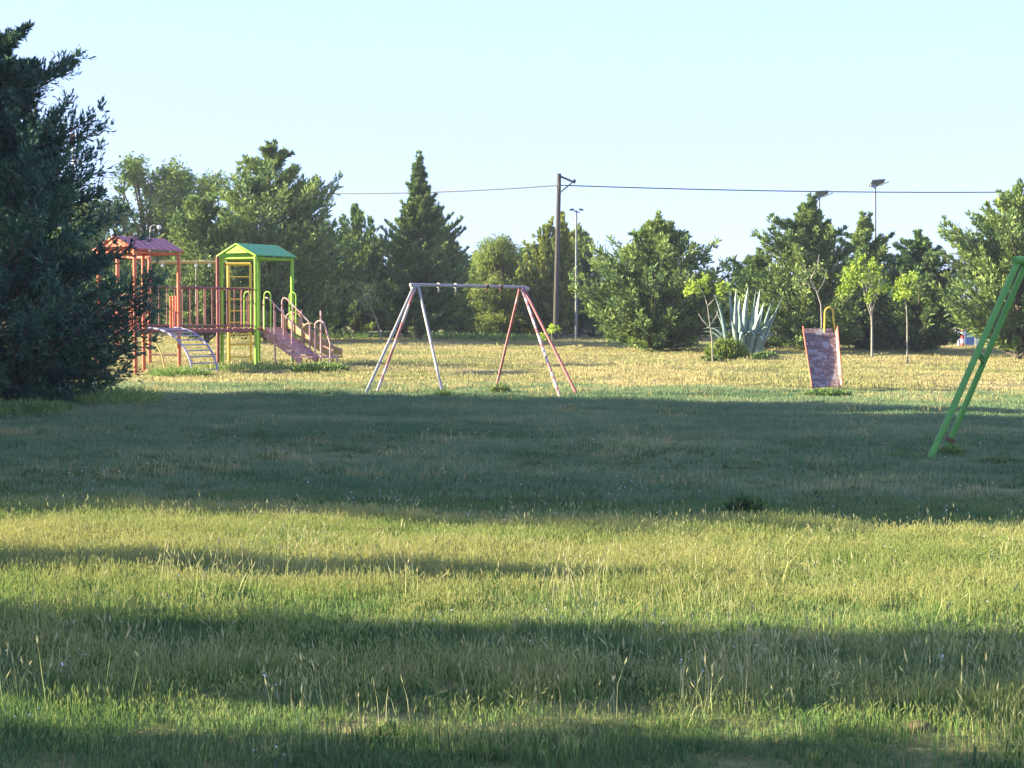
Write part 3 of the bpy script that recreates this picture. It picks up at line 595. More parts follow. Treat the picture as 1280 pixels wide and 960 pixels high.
sapling(1134, 460, [(1134, 430), (1134, 405), (1133, 382), (1131, 375)], [[(1131, 376), (1126, 366), (1122, 358)], [(1132, 378), (1137, 366), (1140, 352), (1141, 344)], [(1131, 374), (1130, 352), (1124, 338)]],
        [(1124, 362, 7), (1122, 355, 5), (1132, 358, 9), (1138, 350, 7), (1142, 344, 4), (1134, 368, 8), (1126, 370, 6), (1129, 349, 6)], M['lime'], 'single stemmed sapling with a small round lime green crown, farthest right sapling', 74, 300, .11, D=56, sr=.03)
sapling(476, 430, [(475, 415), (470, 398), (463, 385), (457, 370)], [[(463, 385), (452, 378), (445, 370)], [(457, 370), (452, 362), (449, 355)], [(458, 372), (464, 362), (467, 352)], [(470, 398), (462, 393), (456, 392)]],
        [(452, 360, 6), (446, 372, 6), (462, 374, 7), (468, 378, 5), (440, 356, 4), (455, 386, 7), (466, 360, 4)], M['sage'], 'spindly sapling with few leaves left of the swing frame', 75, 240, .13, sr=.03)
sapling(690, 436, [(690, 420), (688, 412), (693, 407)], [[(689, 416), (684, 418), (680, 418)], [(690, 414), (697, 410)]], [(693, 408, 6), (697, 413, 5), (682, 419, 5), (688, 414, 4)], M['lime'], 'tiny waist high sapling with bright leaves behind the right swing legs', 76, 130, .13, sr=.02)

# ------------------------------------------------------------------ agave
def agave():
    b = gpix(934, 447); D = b.y; s = scale_at(D); r = random.Random(5)
    o = empty('agave', b, 'huge blue grey agave with upright and drooping spiky leaves, left of the slide', 'agave')
    specs = []
    def leaf_to(bx, tx, ty, dy, droop, wd=1.0):      # from the heart of a rosette to a tip
        dx = (tx - bx) / s; dz = (447 - ty) / s; hz = math.hypot(dx, dy); specs.append(((bx - 934) / s, math.atan2(dy, dx), math.atan2(dz, hz), math.hypot(hz, dz) * (1 + droop * .12), droop, wd))
    for bx, tx, ty, dy, dr, wd in ((910, 897, 368, -.2, .25, 1), (912, 901, 388, .2, .3, 1), (917, 914, 360, .1, .04, 1), (918, 918, 361, -.3, .04, 1.1), (922, 925, 372, .3, .05, 1.1), (926, 931, 359, -.4, .04, 1.2),
                                   (930, 929, 380, -.5, .05, 1.4), (934, 938, 384, -.5, .05, 1.5), (938, 941, 360, 0, .04, 1.1), (940, 948, 362, .2, .06, 1), (941, 954, 378, .4, .1, 1.2), (944, 964, 373, .2, .04, 1.1),
                                   (945, 975, 370, 0, .03, 1.1), (944, 962, 390, -.4, .2, 1.4), (942, 956, 396, -.6, .3, 1.4), (930, 922, 392, -.6, .1, 1.3), (936, 946, 388, -.7, .12, 1.4), (924, 914, 400, -.5, .3, 1.2)):
        leaf_to(bx, tx, ty, dy, dr, wd)
    for i in range(24):
        az = i * 2.39996; bx = r.uniform(-.6, .4); specs.append((bx, az, R(r.uniform(45, 70)), r.uniform(1.1, 1.75), r.uniform(1.0, 2.5), r.uniform(.55, .9)))
    for (bx_, az, el, L, droop, wk) in specs:
        wmax = 0.095 * wk; m = 9; vs = []
        hdir = Vector((math.cos(az), math.sin(az), 0)); side = Vector((-hdir.y, hdir.x, 0)); p = hdir * 0.08 + Vector((bx_, 0, 0)); e_ = el + droop * .35
        for k in range(m):
            t = k / (m - 1)
            wd = wmax * (0.75 + 0.5 * math.sin(min(t * 2.2, 1.57))) * max(0.0, 1 - t ** 2.6) + 0.002
            up = Vector((-hdir.x * math.sin(e_), -hdir.y * math.sin(e_), math.cos(e_)))
            fold = wd * 0.5; th = 0.045 * (1 - t) + 0.004
            vs += [p - side * wd + up * fold, p, p + side * wd + up * fold, p - up * th]
            d = hdir * math.cos(e_) + Vector((0, 0, math.sin(e_))); p = p + d * (L / (m - 1)); e_ -= droop * (0.25 + t) * 0.32
        fs = []
        for k in range(m - 1):
            a = k * 4; c = a + 4
            fs += [(a, a + 1, c + 1, c), (a + 1, a + 2, c + 2, c + 1), (a + 2, a + 3, c + 3, c + 2), (a + 3, a, c, c + 3)]
        mb = MB(); mb.add(vs, fs, True); mb.build('leaf', M['agave'], o)
agave()

def weed(px, py, w_px, h_px, n, mat, label, name='weed_clump', seed=0, leaf=.12, cat='weeds', wid=.2, depth=None):
    b = gpix(px, py); s = scale_at(b.y); r = np.random.default_rng(seed + 100); Rw = w_px / s; Hh = h_px / s
    a = r.uniform(0, 6.28, n); rr = r.random(n) ** .6; x = np.cos(a) * rr * Rw; y = np.sin(a) * rr * (depth or Rw * .6)
    z = r.random(n) * Hh * (1 - .6 * rr ** 2)
    gzv = gz(x + b.x, y + b.y) - b.z
    P = np.stack([x, y, z * .75 + gzv], 1); Dn = norm(np.stack([np.cos(a) * .5, np.sin(a) * .5, np.full(n, .8)], 1) + r.normal(0, .5, (n, 3)))
    L = leaf * r.uniform(.6, 1.5, n); me = leaf_mesh(name, P, Dn, L, L * wid, np.clip(r.normal(.5, .2, n), 0, 1), r)
    o = link_mesh(name, me, mat); o.location = b; tag(o, label, cat); return o
weed(908, 451, 26, 34, 1700, M['willow'], 'loose yellow green bush growing at the left foot of the agave', 'low_bush', 1, .17, 'bush', .12)
weed(956, 450, 16, 11, 700, M['juniper'], 'flat dark bush under the right side of the agave', 'low_bush', 2, .12, 'bush', .3)
weed(625, 492, 11, 13, 420, M['grass_tall'], 'dry brown tuft at the foot of the dark red swing leg', seed=3, leaf=.1, wid=.08)
weed(933, 643, 20, 18, 1100, M['spruce_and_shade'], 'dark little bush in the shaded field at the edge of the tall grass', 'low_bush', 4, .10, 'bush', .07)
weed(1034, 497, 28, 8, 900, M['cypress'], 'green weeds growing under the lower end of the slide', seed=5, leaf=.12, wid=.1)
weed(300, 464, 66, 11, 1500, M['grass_tall'], 'long grassy weeds around the green tower posts', seed=6, leaf=.16, wid=.06)
weed(225, 472, 40, 12, 1500, M['grass_tall'], 'pale grassy weeds under the curved violet ladder', seed=7, leaf=.15, wid=.06)
weed(400, 466, 34, 12, 1300, M['cypress'], 'dark weeds at the foot of the pink play stairs', seed=8, leaf=.15, wid=.1)
weed(1190, 573, 12, 15, 260, M['cypress'], 'wispy weeds around the rear foot of the green swing leg', seed=9, leaf=.12, wid=.05)
weed(1130, 576, 34, 8, 900, M['grass_near'], 'low weeds left of the green swing foot', seed=10, leaf=.07, wid=.12)
weed(1255, 582, 30, 7, 900, M['grass_near'], 'low dark weeds right of the green swing foot', seed=11, leaf=.07, wid=.12)
weed(555, 497, 9, 10, 260, M['grass_tall'], 'short tuft at the foot of the white swing leg', seed=12, leaf=.1, wid=.08)
weed(890, 452, 14, 8, 500, M['cypress'], 'small green weeds at the foot of the lime leaved sapling', seed=13, leaf=.11, wid=.12)
weed(1120, 438, 50, 10, 2400, M['cypress'], 'low hedge like growth under the saplings right of the slide', 'low_bush', 14, .15, 'bush', .25)
weed(600, 426, 90, 8, 3200, M['cypress'], 'rough tall grass along the field edge behind the swing', seed=15, leaf=.22, wid=.06, depth=2.5)
weed(430, 424, 70, 8, 2200, M['cypress'], 'rough tall grass along the field edge right of the play stairs', seed=16, leaf=.22, wid=.07, depth=2.0)
weed(150, 505, 50, 22, 1700, M['grass_tall'], 'loose grass clump right of the big dark juniper', seed=17, leaf=.14, wid=.05, depth=1.4)
weed(30, 518, 60, 16, 1900, M['cypress'], 'pale rough grass in the shade under the big dark juniper', seed=18, leaf=.14, wid=.05, depth=1.4)

# ------------------------------------------------------------------ swing frames
def swing_main():
    apL = at(517, 356, 38.8); apR = at(655, 359, 41.2)
    o = empty('swing_frame', Vector((apL.x, apL.y, G(apL.x, apL.y))), 'seatless swing frame with peeling red and white legs in mid field', 'swing frame')
    org = o.location
    def leg(ap, px, py, mat, lab=None):
        f = gpix(px, py); d = (f - ap).normalized(); mb = MB(org); mb.tube([ap - d * 0.02, (ap + f) / 2, f + d * 0.15], 0.032, 10)
        q = mb.build('leg', M[mat], o)
        if lab: q['label'] = lab
    ax = (apR - apL).normalized()
    a1 = apL + ax * 0.03; a2 = apR - ax * 0.03
    leg(a1, 456, 494, 'galv', 'grey white leg'); leg(a1 + ax * .05, 471, 491, 'redwhite', 'faded red leg'); leg(a1 + ax * .1, 554, 496, 'galv', 'grey white leg')
    leg(a2 - ax * .1, 620, 485, 'darkred', 'dark red leg'); leg(a2 - ax * .05, 700, 497, 'redwhite', 'pale pinkish leg'); leg(a2, 721, 493, 'darkred', 'dark red leg')
    mb = MB(org); up = Vector((0, 0, .0)); mb.tube([apL - ax * .1, apR + ax * .08], 0.037, 12); mb.build('top_bar', M['galv'], o)
    for c in (apL, apR):
        mb = MB(org); mb.tube([c - ax * .06 - Vector((0, 0, .05)), c + ax * .14 - Vector((0, 0, .04))], 0.052, 10); mb.build('joint_sleeve', M['galv'], o)
    for t in (.22, .37, .65, .78):
        c = apL.lerp(apR, t); mb = MB(org)
        mb.tube([c - ax * .03, c + ax * .03], 0.06, 10); mb.tube([c - Vector((0, 0, .05)), c - Vector((0, 0, .11))], .014, 6)
        for k in range(1):
            ring = [c - Vector((0, 0, .13)) + Vector((math.cos(a) * .025, 0, math.sin(a) * .025)) for a in np.linspace(0, 6.28, 9)]; mb.tube(ring, .008, 5, False)
        mb.build('hanger_clamp', M['rust'] if t > .5 else M['galv'], o)
swing_main()

def swing_green():
    f1 = gpix(1161, 577); f2 = gpix(1179, 571)
    ap = at(1273, 326, 22.6); e_ = Vector((1, .35, 0)).normalized()
    org = Vector((ap.x, ap.y, G(ap.x, ap.y)))
    o = empty('green_swing_frame', org, 'green tubular swing frame cut off by the right edge, its two left legs visible', 'swing frame')
    for f, dx, r_ in ((f1, 0.0, .041), (f2, .13, .038)):
        a = ap + e_ * dx; d = (f - a).normalized(); mb = MB(org); mb.tube([a, f + d * .2], r_, 14); mb.build('leg', M['green_pipe'], o)
    far = ap + e_ * 3.2; g1 = Vector((far.x + 1.6 * .9, far.y - 1.6, 0)); g2 = Vector((far.x + .5, far.y + 1.6, 0))
    for g in (g1, g2):
        g.z = G(g.x, g.y); mb = MB(org); mb.tube([far, g + (g - far).normalized() * .2], .052, 14); mb.build('leg', M['green_pipe'], o)
    mb = MB(org); mb.tube([ap - e_ * .07, far + e_ * .1], .06, 14); mb.build('top_bar', M['green_pipe'], o)
    # cross brace between the two visible legs
    q1 = ap.lerp(f1, .46); q2 = (ap + e_ * .1).lerp(f2, .5); mb = MB(org); mb.tube([q1, q2], .025, 8); mb.tube([q1 + Vector((0, 0, -.06)), q2 + Vector((0, 0, -.06))], .018, 8); mb.build('cross_brace', M['green_pipe'], o)
    mb = MB(org); t_ = (f2 - ap).normalized(); c = (ap + e_ * .13).lerp(f2, .905)
    mb.tube([c, c + t_ * .05], .068, 12); mb.build('foot_collar', M['rust'], o)
    mb = MB(org)
    for k in range(5): mb.tube([c + t_ * .05, c + t_ * .12 + Vector((random.uniform(-.12, .12), random.uniform(-.1, .1), random.uniform(-.1, 0))), c + t_ * .2 + Vector((random.uniform(-.12, .12), 0, random.uniform(-.1, .05)))], .008, 5)
    mb.build('bent_wire', M['rust'], o)
swing_green()

# ------------------------------------------------------------------ small slide
def slide():
    tl = at(1005, 415, 43.2); tr = at(1044, 415, 43.2); bl = at(1016, 484, 41.6); br = at(1050, 482, 41.6)
    org = gpix(1032, 490); o = empty('playground_slide', org, 'short weathered slide with rusty grey bed and one yellow hoop handle', 'slide')
    acr = (tr - tl).normalized(); dn = (bl - tl).normalized(); nrm = acr.cross(dn); nrm = nrm if nrm.z > 0 else -nrm
    mb = MB(org)
    N_ = 10
    for k in range(N_):   # slightly dished bed sections with visible seams
        t0 = k / N_; t1 = (k + 1) / N_; sag = lambda t: nrm * (-0.05 * math.sin(t * math.pi))
        a = tl.lerp(bl, t0) + sag(t0); b_ = tr.lerp(br, t0) + sag(t0); c = tr.lerp(br, t1) + sag(t1); d = tl.lerp(bl, t1) + sag(t1)
        mb.prism([a, b_, c, d], -nrm * .02)
    mb.build('slide_bed', M['slide'], o)
    for (a, b_) in ((tl, bl), (tr, br)):
        mb = MB(org)
        for k in range(N_):
            t0 = k / N_; t1 = (k + 1) / N_; p, q = a.lerp(b_, t0), a.lerp(b_, t1); sg = (-1 if a is tl else 1)
            mb.prism([p - nrm * .05, q - nrm * .05, q + nrm * .10 + acr * sg * .03, p + nrm * (.10 + (.06 if k == 0 else 0)) + acr * sg * .03], acr * .02 * sg)
        mb.build('side_panel', M['redwhite'], o)
        mb = MB(org); sg = (-1 if a is tl else 1)
        mb.tube([a + nrm * .17 + acr * sg * .04 - dn * .02, a + nrm * .12 + acr * sg * .04 + dn * .12, b_ + nrm * .11 + acr * sg * .04, b_ + nrm * .05 + acr * sg * .04 + dn * .05], .017, 6); mb.build('edge_rail', M['orange_paint'], o)
    for (p, nm) in ((bl + dn * -.02, 0), (br + dn * -.02, 1)):
        g = Vector((p.x, p.y + .02, G(p.x, p.y) - .1)); mb = MB(org); mb.tube([p - nrm * .03, g], .02, 6); mb.build('leg', M['galv'], o)
    # ladder behind, hoop handle at the right
    lw = acr * .16
    tops = [tl + acr * .22, tr - acr * .12]
    feet = []
    for p in tops:
        g = Vector((p.x + .08, p.y + .6, G(p.x, p.y + .6) - .1)); feet.append(g); mb = MB(org); mb.tube([p + Vector((0, .25, 0)), g], .022, 6); mb.build('ladder_rail', M['orange_paint'], o)
    for k in range(1, 5):
        t = k / 5; a = (tops[0] + Vector((0, .25, 0))).lerp(feet[0], t); b_ = (tops[1] + Vector((0, .25, 0))).lerp(feet[1], t); mb = MB(org); mb.tube([a, b_], .015, 6); mb.build('rung', M['orange_paint'], o)
    mb = MB(org); mb.box((tl + tr) / 2 + Vector((0, .14, -.02)), (.7, .3, .04), (acr, nrm.cross(acr), nrm)); mb.build('top_platform', M['slide'], o)
    pts = [at(1030.5, 416, 43.35), at(1031, 400, 43.35)]
    for a in np.linspace(math.pi, 0, 9): pts.append(at(1036.3 + 5.2 * math.cos(a), 391 - 6.5 * math.sin(a), 43.35))
    pts += [at(1042, 402, 43.35), at(1044, 416, 43.35)]
    mb = MB(org); mb.tube(pts, .022, 8); mb.build('hoop_handle', M['yellow_paint'], o)
slide()

# ------------------------------------------------------------------ play structure
def playset():
    A = ground(277.5, 52.6); e1 = Vector((.88, -.476, 0)).normalized(); e2 = Vector((.476, .88, 0)).normalized(); up = Vector((0, 0, 1)); AXS = (e1, e2, up)
    o = empty('play_structure', A, 'multicoloured play structure with red and green roofed towers joined by a railed bridge', 'play structure')
    org = A
    def L(x, y, z): return A + e1 * x + e2 * y + up * z
    W, Dp, DK, TOP = 1.26, 1.83, 1.10, 3.27
    def bar(pts, r_, mat, name, parent, n=8, lab=None):
        mb = MB(org); mb.tube(pts, r_, n); q = mb.build(name, M[mat], parent)
        if lab: q['label'] = lab
        return q
    def tower(y0, post, roof, fasc, lab, sheet_lab):
        mb = MB(org); mb.box(L(W / 2, y0 + Dp / 2, DK), (W - .06, Dp - .06, .07), AXS)
        for k in range(9): mb.box(L(W / 2, y0 + .12 + k * (Dp - .24) / 8, DK + .045), (W - .1, .15, .02), AXS)
        deck = mb.build('tower_deck', M['maroon'], o); deck['label'] = lab
        for x in (0, W):
            for y in (y0, y0 + Dp):
                bar([L(x, y, -.35), L(x, y, TOP)], .053, post, 'post', deck, 12)
        # gabled roof: two sheets, open gables with a fascia frame
        ov = .08; ridge = L(W / 2, 0, 0)
        for sgn in (-1, 1):
            xe = W / 2 + sgn * (W / 2 + .09); ze = TOP + .01; xr = W / 2; zr = TOP + .36
            a = L(xe, y0 - ov, ze); b_ = L(xe, y0 + Dp + ov, ze); c = L(xr, y0 + Dp + ov, zr); d = L(xr, y0 - ov, zr)
            mb = MB(org); mb.prism([a, b_, c, d], Vector((0, 0, .03)))
            for k in range(7):
                t = (k + .5) / 7; mb.tube([a.lerp(b_, t) + up * .032, d.lerp(c, t) + up * .032], .008, 4)
            q = mb.build('roof_sheet', M[roof], deck)
        for yy in (y0 - ov - .02, y0 + Dp + ov + .02):
            mb = MB(org)
            for sgn in (-1, 1):
                mb.tube([L(W / 2 + sgn * (W / 2 + .09), yy, TOP), L(W / 2, yy, TOP + .36)], .035, 6)
            mb.build('gable_frame', M[fasc], deck)
            mb = MB(org); mb.prism([L(W * .17, yy, TOP + .09), L(W * .83, yy, TOP + .09), L(W / 2, yy, TOP + .33)], e2 * .02); mb.build('gable_panel', M[fasc], deck)
        for (x0, ya, x1, yb) in ((0, y0, W, y0), (0, y0 + Dp, W, y0 + Dp), (0, y0, 0, y0 + Dp), (W, y0, W, y0 + Dp)):
            bar([L(x0, ya, TOP - .06), L(x1, yb, TOP - .06)], .035, fasc, 'roof_beam', deck, 6)
        return deck
    RY = -5.37
    green = tower(0, 'lime_paint', 'green_roof', 'lime_paint', 'green tower', '')
    red = tower(RY, 'orange_paint', 'red_roof', 'orange_paint', 'red tower', '')
    # bridge
    yb0 = RY + Dp; yb1 = 0.0
    mb = MB(org)
    for x in (.08, W - .08): mb.box(L(x, (yb0 + yb1) / 2, DK - .03), (.06, yb1 - yb0 - .1, .09), AXS)
    bridge = mb.build('bridge', M['maroon'], o)
    for k in range(14):
        mb = MB(org); mb.box(L(W / 2, yb0 + .13 + k * (yb1 - yb0 - .26) / 13, DK + .03), (W - .16, .2, .03), AXS); mb.build('plank', M['maroon'], bridge)
    for x, mt in ((.1, 'maroon'), (W - .1, 'maroon')):
        for z in (DK + .12, DK + 1.2):
            bar([L(x, yb0 + .02, z), L(x, yb1 - .02, z)], .026, 'maroon', 'hand_rail', bridge)
        for k in range(10):
            y = yb0 + .2 + k * (yb1 - yb0 - .4) / 9; bar([L(x, y, DK + .12), L(x, y, DK + 1.2)], .018, 'maroon', 'baluster', bridge, 6)
    # rails continuing beside the green tower's open side and panels of the red tower
    gr = bar([L(0.04, .1, DK + 1.2), L(0.04, Dp - .1, DK + 1.2)], .024, 'maroon', 'guard_rail', green)
    for k in range(5): bar([L(0.04, .25 + k * .32, DK + .05), L(0.04, .25 + k * .32, DK + 1.2)], .02, 'maroon', 'guard_bar', green, 6)
    for k in range(5):
        bar([L(.15 + k * .24, RY + .02, DK + .05), L(.15 + k * .24, RY + .02, DK + .95)], .022, 'orange_paint', 'guard_bar', red, 6)
        bar([L(0.02, RY + .2 + k * .34, DK + .05), L(0.02, RY + .2 + k * .34, DK + .95)], .022, 'orange_paint', 'guard_bar', red, 6)
    for k in range(3): bar([L(W - .28 + k * .1, RY + Dp - .02, DK + .05), L(W - .28 + k * .1, RY + Dp - .02, DK + .95)], .026, 'orange_paint', 'guard_bar', red, 6)
    bar([L(0, RY + .02, DK + .95), L(W, RY + .02, DK + .95)], .024, 'orange_paint', 'guard_rail', red)
    bar([L(0.02, RY, DK + .95), L(0.02, RY + Dp, DK + .95)], .024, 'orange_paint', 'guard_rail', red)
    # hoops at the green deck entrances
    for (x, y) in ((W - .38, -.06), (W + .12, .25)):
        pts = [L(x, y, DK)] + [L(x + .12 - .12 * math.cos(a), y, DK + 1.0 + .12 * math.sin(a)) for a in np.linspace(0, math.pi, 7)] + [L(x + .24, y, DK)]
        bar(pts, .02, 'lime_paint', 'entrance_hoop', green)
    pts = [L(W + .05, 1.62, DK)] + [L(W + .05 + .12 - .12 * math.cos(a), 1.62, DK + 1.0 + .12 * math.sin(a)) for a in np.linspace(0, math.pi, 7)] + [L(W + .29, 1.62, DK - .1)]
    bar(pts, .02, 'lime_paint', 'entrance_hoop', green)
    bar([L(W / 2 - .7, -.1, -.3), L(W / 2 - .7, -.1, TOP)], .05, 'darkred', 'bridge_post', o, 10, 'dark red post')
    # arched violet ladder from the red tower
    def arc(y, r_=1.5, hh=DK + .1, n=12):
        g = L(W + r_, y, 0); return [L(W + r_ * math.sin(a), y, -.15 + (hh + .12) * math.cos(a)) for a in np.linspace(0, math.pi / 2, n)]
    ya, yb = RY + .55, RY + 1.62
    mb = MB(org); pa = arc(ya); pb = arc(yb); mb.tube(pa, .03, 8); lad = mb.build('arched_ladder', M['purple'], o)
    bar(pb, .03, 'purple', 'rail', lad)
    for k in range(1, 11): bar([pa[k], pb[k]], .02, 'purple', 'rung', lad, 6)
    bar([L(-.0, RY + Dp + .1, DK), L(.3, RY + Dp + .1, DK * .75), L(.55, RY + Dp + .1, DK * .4), L(.7, RY + Dp + .1, -.1)], .022, 'beige', 'curved_brace', o)
    # yellow ladder behind the green tower
    p0 = at(285.5, 330, 54.6); p1 = at(313, 330, 54.6); g0 = ground(285.5, 54.6); g1 = ground(313, 54.6)
    mb = MB(org); mb.tube([Vector((p0.x, p0.y, g0.z - .1)), p0], .05, 8); yl = mb.build('climbing_ladder', M['yellow_paint'], o)
    bar([Vector((p1.x, p1.y, g1.z - .1)), p1], .04, 'yellow_paint', 'rail', yl); bar([p0 - Vector((.08, 0, 0)), p1], .05, 'yellow_paint', 'top_bar', yl)
    for y in (346, 360, 374, 388.5, 403, 417.5, 431, 446): bar([at(285.5, y, 54.6), at(313, y, 54.6)], .028, 'yellow_paint', 'rung', yl, 6)
    # swing bay at the back: long tan beam with hangers
    q0 = at(187, 328, 53.6); q1 = at(275, 328, 54.2)
    mb = MB(org); mb.tube([q0, q1], .05, 8); bay = mb.build('swing_beam', M['beige'], o)
    for px, D_, mt in ((187, 53.6, 'orange_paint'), (147, 54.2, 'orange_paint')):
        g = ground(px, D_); t = at(px, 322, D_); bar([g - up * .1, t], .06, mt, 'post', bay, 10)
    bar([at(147, 322, 54.2), at(187, 322, 53.6)], .05, 'orange_paint', 'cross_beam', bay)
    for px in (188, 203, 224, 245, 262):
        D_ = 53.6 + .6 * (px - 187) / 88; mb = MB(org); mb.tube([at(px, 327.5, D_), at(px, 333, D_)], .045, 8); mb.build('hanger', M['white'], bay)
    for px in (224, 245): D_ = 53.6 + .6 * (px - 187) / 88; bar([at(px, 331, D_), at(px, 380, D_)], .014, 'galv', 'hanging_chain', bay, 5)
    # low cross bars seen under the bridge
    bar([at(187, 443, 53.4), at(225, 444, 53.2)], .02, 'maroon', 'low_bar', o); bar([at(262, 443, 53.4), at(276, 443, 53.4)], .02, 'maroon', 'low_bar', o)
    # pink stairs
    ys0, ys1 = .35, 1.2; X0, X1, Z0, Z1 = W + .02, W + 1.35, DK, .30
    mb = MB(org)
    for y in (ys0, ys1):
        a = L(X0, y, Z0 + .05); b_ = L(X1, y, Z1 + .05); mb.prism([a, b_, b_ - up * .26, a - up * .26], e2 * .03)
    st = mb.build('stairs', M['pink'], o)
    for k in range(6):
        t = (k + .5) / 6; mb = MB(org); mb.box(L(X0 + (X1 - X0) * t, (ys0 + ys1) / 2 + .015, Z0 + (Z1 - Z0) * (t) + .02), (.24, ys1 - ys0 - .04, .03), AXS)
        mb.box(L(X0 + (X1 - X0) * t - .11, (ys0 + ys1) / 2 + .015, Z0 + (Z1 - Z0) * t + .07), (.02, ys1 - ys0 - .04, .12), AXS); mb.build('tread', M['pink'], st)
    mb = MB(org); mb.box(L(X1 + .36, (ys0 + ys1) / 2, Z1), (.78, ys1 - ys0 + .05, .06), AXS); mb.build('lower_platform', M['pink'], st)
    for y in (ys0 - .02, ys1 + .05):
        pts = [L(X0 + .02, y, Z0 - .1), L(X0 + .02, y, Z0 + .85), L(X0 + .08, y, Z0 + .95), L(X0 + .2, y, Z0 + .92), L(X1 - .35, y, Z1 + 1.05), L(X1 - .3, y, Z1 + .95), L(X1 - .3, y, -.15)]
        bar(pts, .024, 'pink', 'hand_rail', st)
        for t in (.3, .55): x = X0 + (X1 - X0) * t; bar([L(x, y, Z0 + (Z1 - Z0) * t), L(x, y, Z0 + .92 + (Z1 - Z0) * t * .78)], .018, 'pink', 'baluster', st, 6)
    for x, y, zt in ((X0 + .45, ys0 - .05, Z0 + .55), (X1 + .02, ys0, Z1), (X1 + .72, ys0, Z1 + 1.35), (X1 + .72, ys1, Z1), (X1 + .02, ys1, Z1)):
        bar([L(x, y, -.3), L(x, y, zt)], .026, 'pink', 'stair_post', st)
    bar([L(X1 + .02, ys0, -.05), L(X1 - .3, ys0, Z1 + .05)], .016, 'pink', 'brace', st); bar([L(X1 + .02, ys0, -.05), L(X1 + .3, ys0, Z1)], .016, 'pink', 'brace', st)
    hp = [L(X1 + .55, ys0 - .05, Z1 - .1), L(X1 + .55, ys0 - .05, Z1 + .85)] + [L(X1 + .72 - .17 * math.cos(a), ys0 - .05, Z1 + .9 + .16 * math.sin(a)) for a in np.linspace(.2, math.pi - .2, 7)] + [L(X1 + 1.08, ys0 - .05, Z1 + .4), L(X1 + 1.08, ys0 - .05, -.15)]
    bar(hp, .026, 'pink', 'hoop_rail', st)
    # beige slide beside the stairs, lower lip with a yellow stripe
    y0, y1 = 1.28, 1.78; xa, xb = W + .02, W + 1.85
    fn = lambda t: (xa + (xb - xa) * t, (DK + .22) * (1 - t) ** 1.05 + .24 * (t ** 3) + .06)
    mb = MB(org); n = 12
    for k in range(n):
        (x_0, z_0), (x_1, z_1) = fn(k / n), fn((k + 1) / n)
        mb.prism([L(x_0, y0, z_0), L(x_1, y0, z_1), L(x_1, y1, z_1), L(x_0, y1, z_0)], up * -.02)
    sl = mb.build('chute', M['beige'], o)
    for y in (y0, y1):
        mb = MB(org)
        for k in range(n):
            (x_0, z_0), (x_1, z_1) = fn(k / n), fn((k + 1) / n)
            mb.prism([L(x_0, y, z_0 - .03), L(x_1, y, z_1 - .03), L(x_1, y, z_1 + .2), L(x_0, y, z_0 + .2)], e2 * .02)
        mb.build('chute_side', M['beige'], sl)
        bar([L(fn(k / n)[0], y + .01, fn(k / n)[1] + .2) for k in range(n + 1)], .018, 'pink', 'chute_edge', sl, 6)
    mb = MB(org); x_, z_ = fn(1); mb.tube([L(x_, y0, z_), L(x_, y1, z_)], .05, 8); mb.tube([L(x_, y0, z_), L(x_, y0, -.1)], .03, 6); mb.build('chute_lip', M['yellow_paint'], sl)
    for dx in (.15, .75):
        hp = [L(W + dx, y0 - .02, DK * (1 - dx / 2))] + [L(W + dx + .3 - .3 * math.cos(a), y0 - .02, DK * (1 - dx / 2) + .35 + .25 * math.sin(a)) for a in np.linspace(0, math.pi, 9)]
        bar(hp, .02, 'beige', 'entrance_hoop', sl)
    # distant handrail loop between the stairs
playset()

# ------------------------------------------------------------------ poles, wires, lamps
def pole_main():
    b = ground(694, 81); o = empty('utility_pole', b, 'dark leaning wooden utility pole with a short slanted arm, centre of the treeline', 'utility pole')
    t = at(699, 217, 81); mb = MB(b); mb.tube([b - Vector((0, 0, .3)), b.lerp(t, .5), t], [.125, .11, .095], 12); mb.build('pole_shaft', M['wood_pole'], o)
    a = at(699.5, 220, 80.85); e_ = at(719, 228.5, 80.85); d = (e_ - a).normalized()
    mb = MB(b); mb.box((a + e_) / 2, ((e_ - a).length, .09, .09), (d, Vector((0, 1, 0)), d.cross(Vector((0, 1, 0))))); mb.build('arm', M['wood_pole'], o)
    mb = MB(b); mb.tube([at(715.5, 228, 80.85), at(699, 241.5, 80.85)], .035, 6); mb.build('brace', M['wood_pole'], o)
    mb = MB(b); mb.tube([at(718, 228, 80.85), at(718, 226, 80.85), at(718.2, 224, 80.85)], [.05, .08, .04], 8); mb.build('insulator', M['wire'], o)
    mb = MB(b); mb.tube([at(698.6, 228, 80.7), at(698.8, 236, 80.7)], .03, 6); mb.box(at(699, 232, 80.8), (.1, .12, .2)); mb.build('clamp', M['wire'], o)
pole_main()

def wire(p, q, sag, r_, label, mat='wire', n=40):
    mb = MB(); pts = [p.lerp(q, k / n) - Vector((0, 0, sag * 4 * (k / n) * (1 - k / n))) for k in range(n + 1)]
    mb.tube(pts, r_, 5); o = mb.build('overhead_wire', M[mat], None); tag(o, label, 'cable')
Pm = at(699, 231.5, 80.7)
wire(Pm, at(156, 226, 104), .55, .032, 'overhead cable running left from the wooden utility pole')
wire(Pm, at(1500, 236, 92), .25, .028, 'overhead cable running right from the wooden utility pole')
wire(at(155, 221, 104), at(-160, 214, 108), .3, .02, 'overhead cable at the far left from the slim pole')
wire(at(155, 220.5, 104), at(330, 224, 140), .1, .024, 'thin pale cable from the slim pole into the treetops', 'pole_grey')

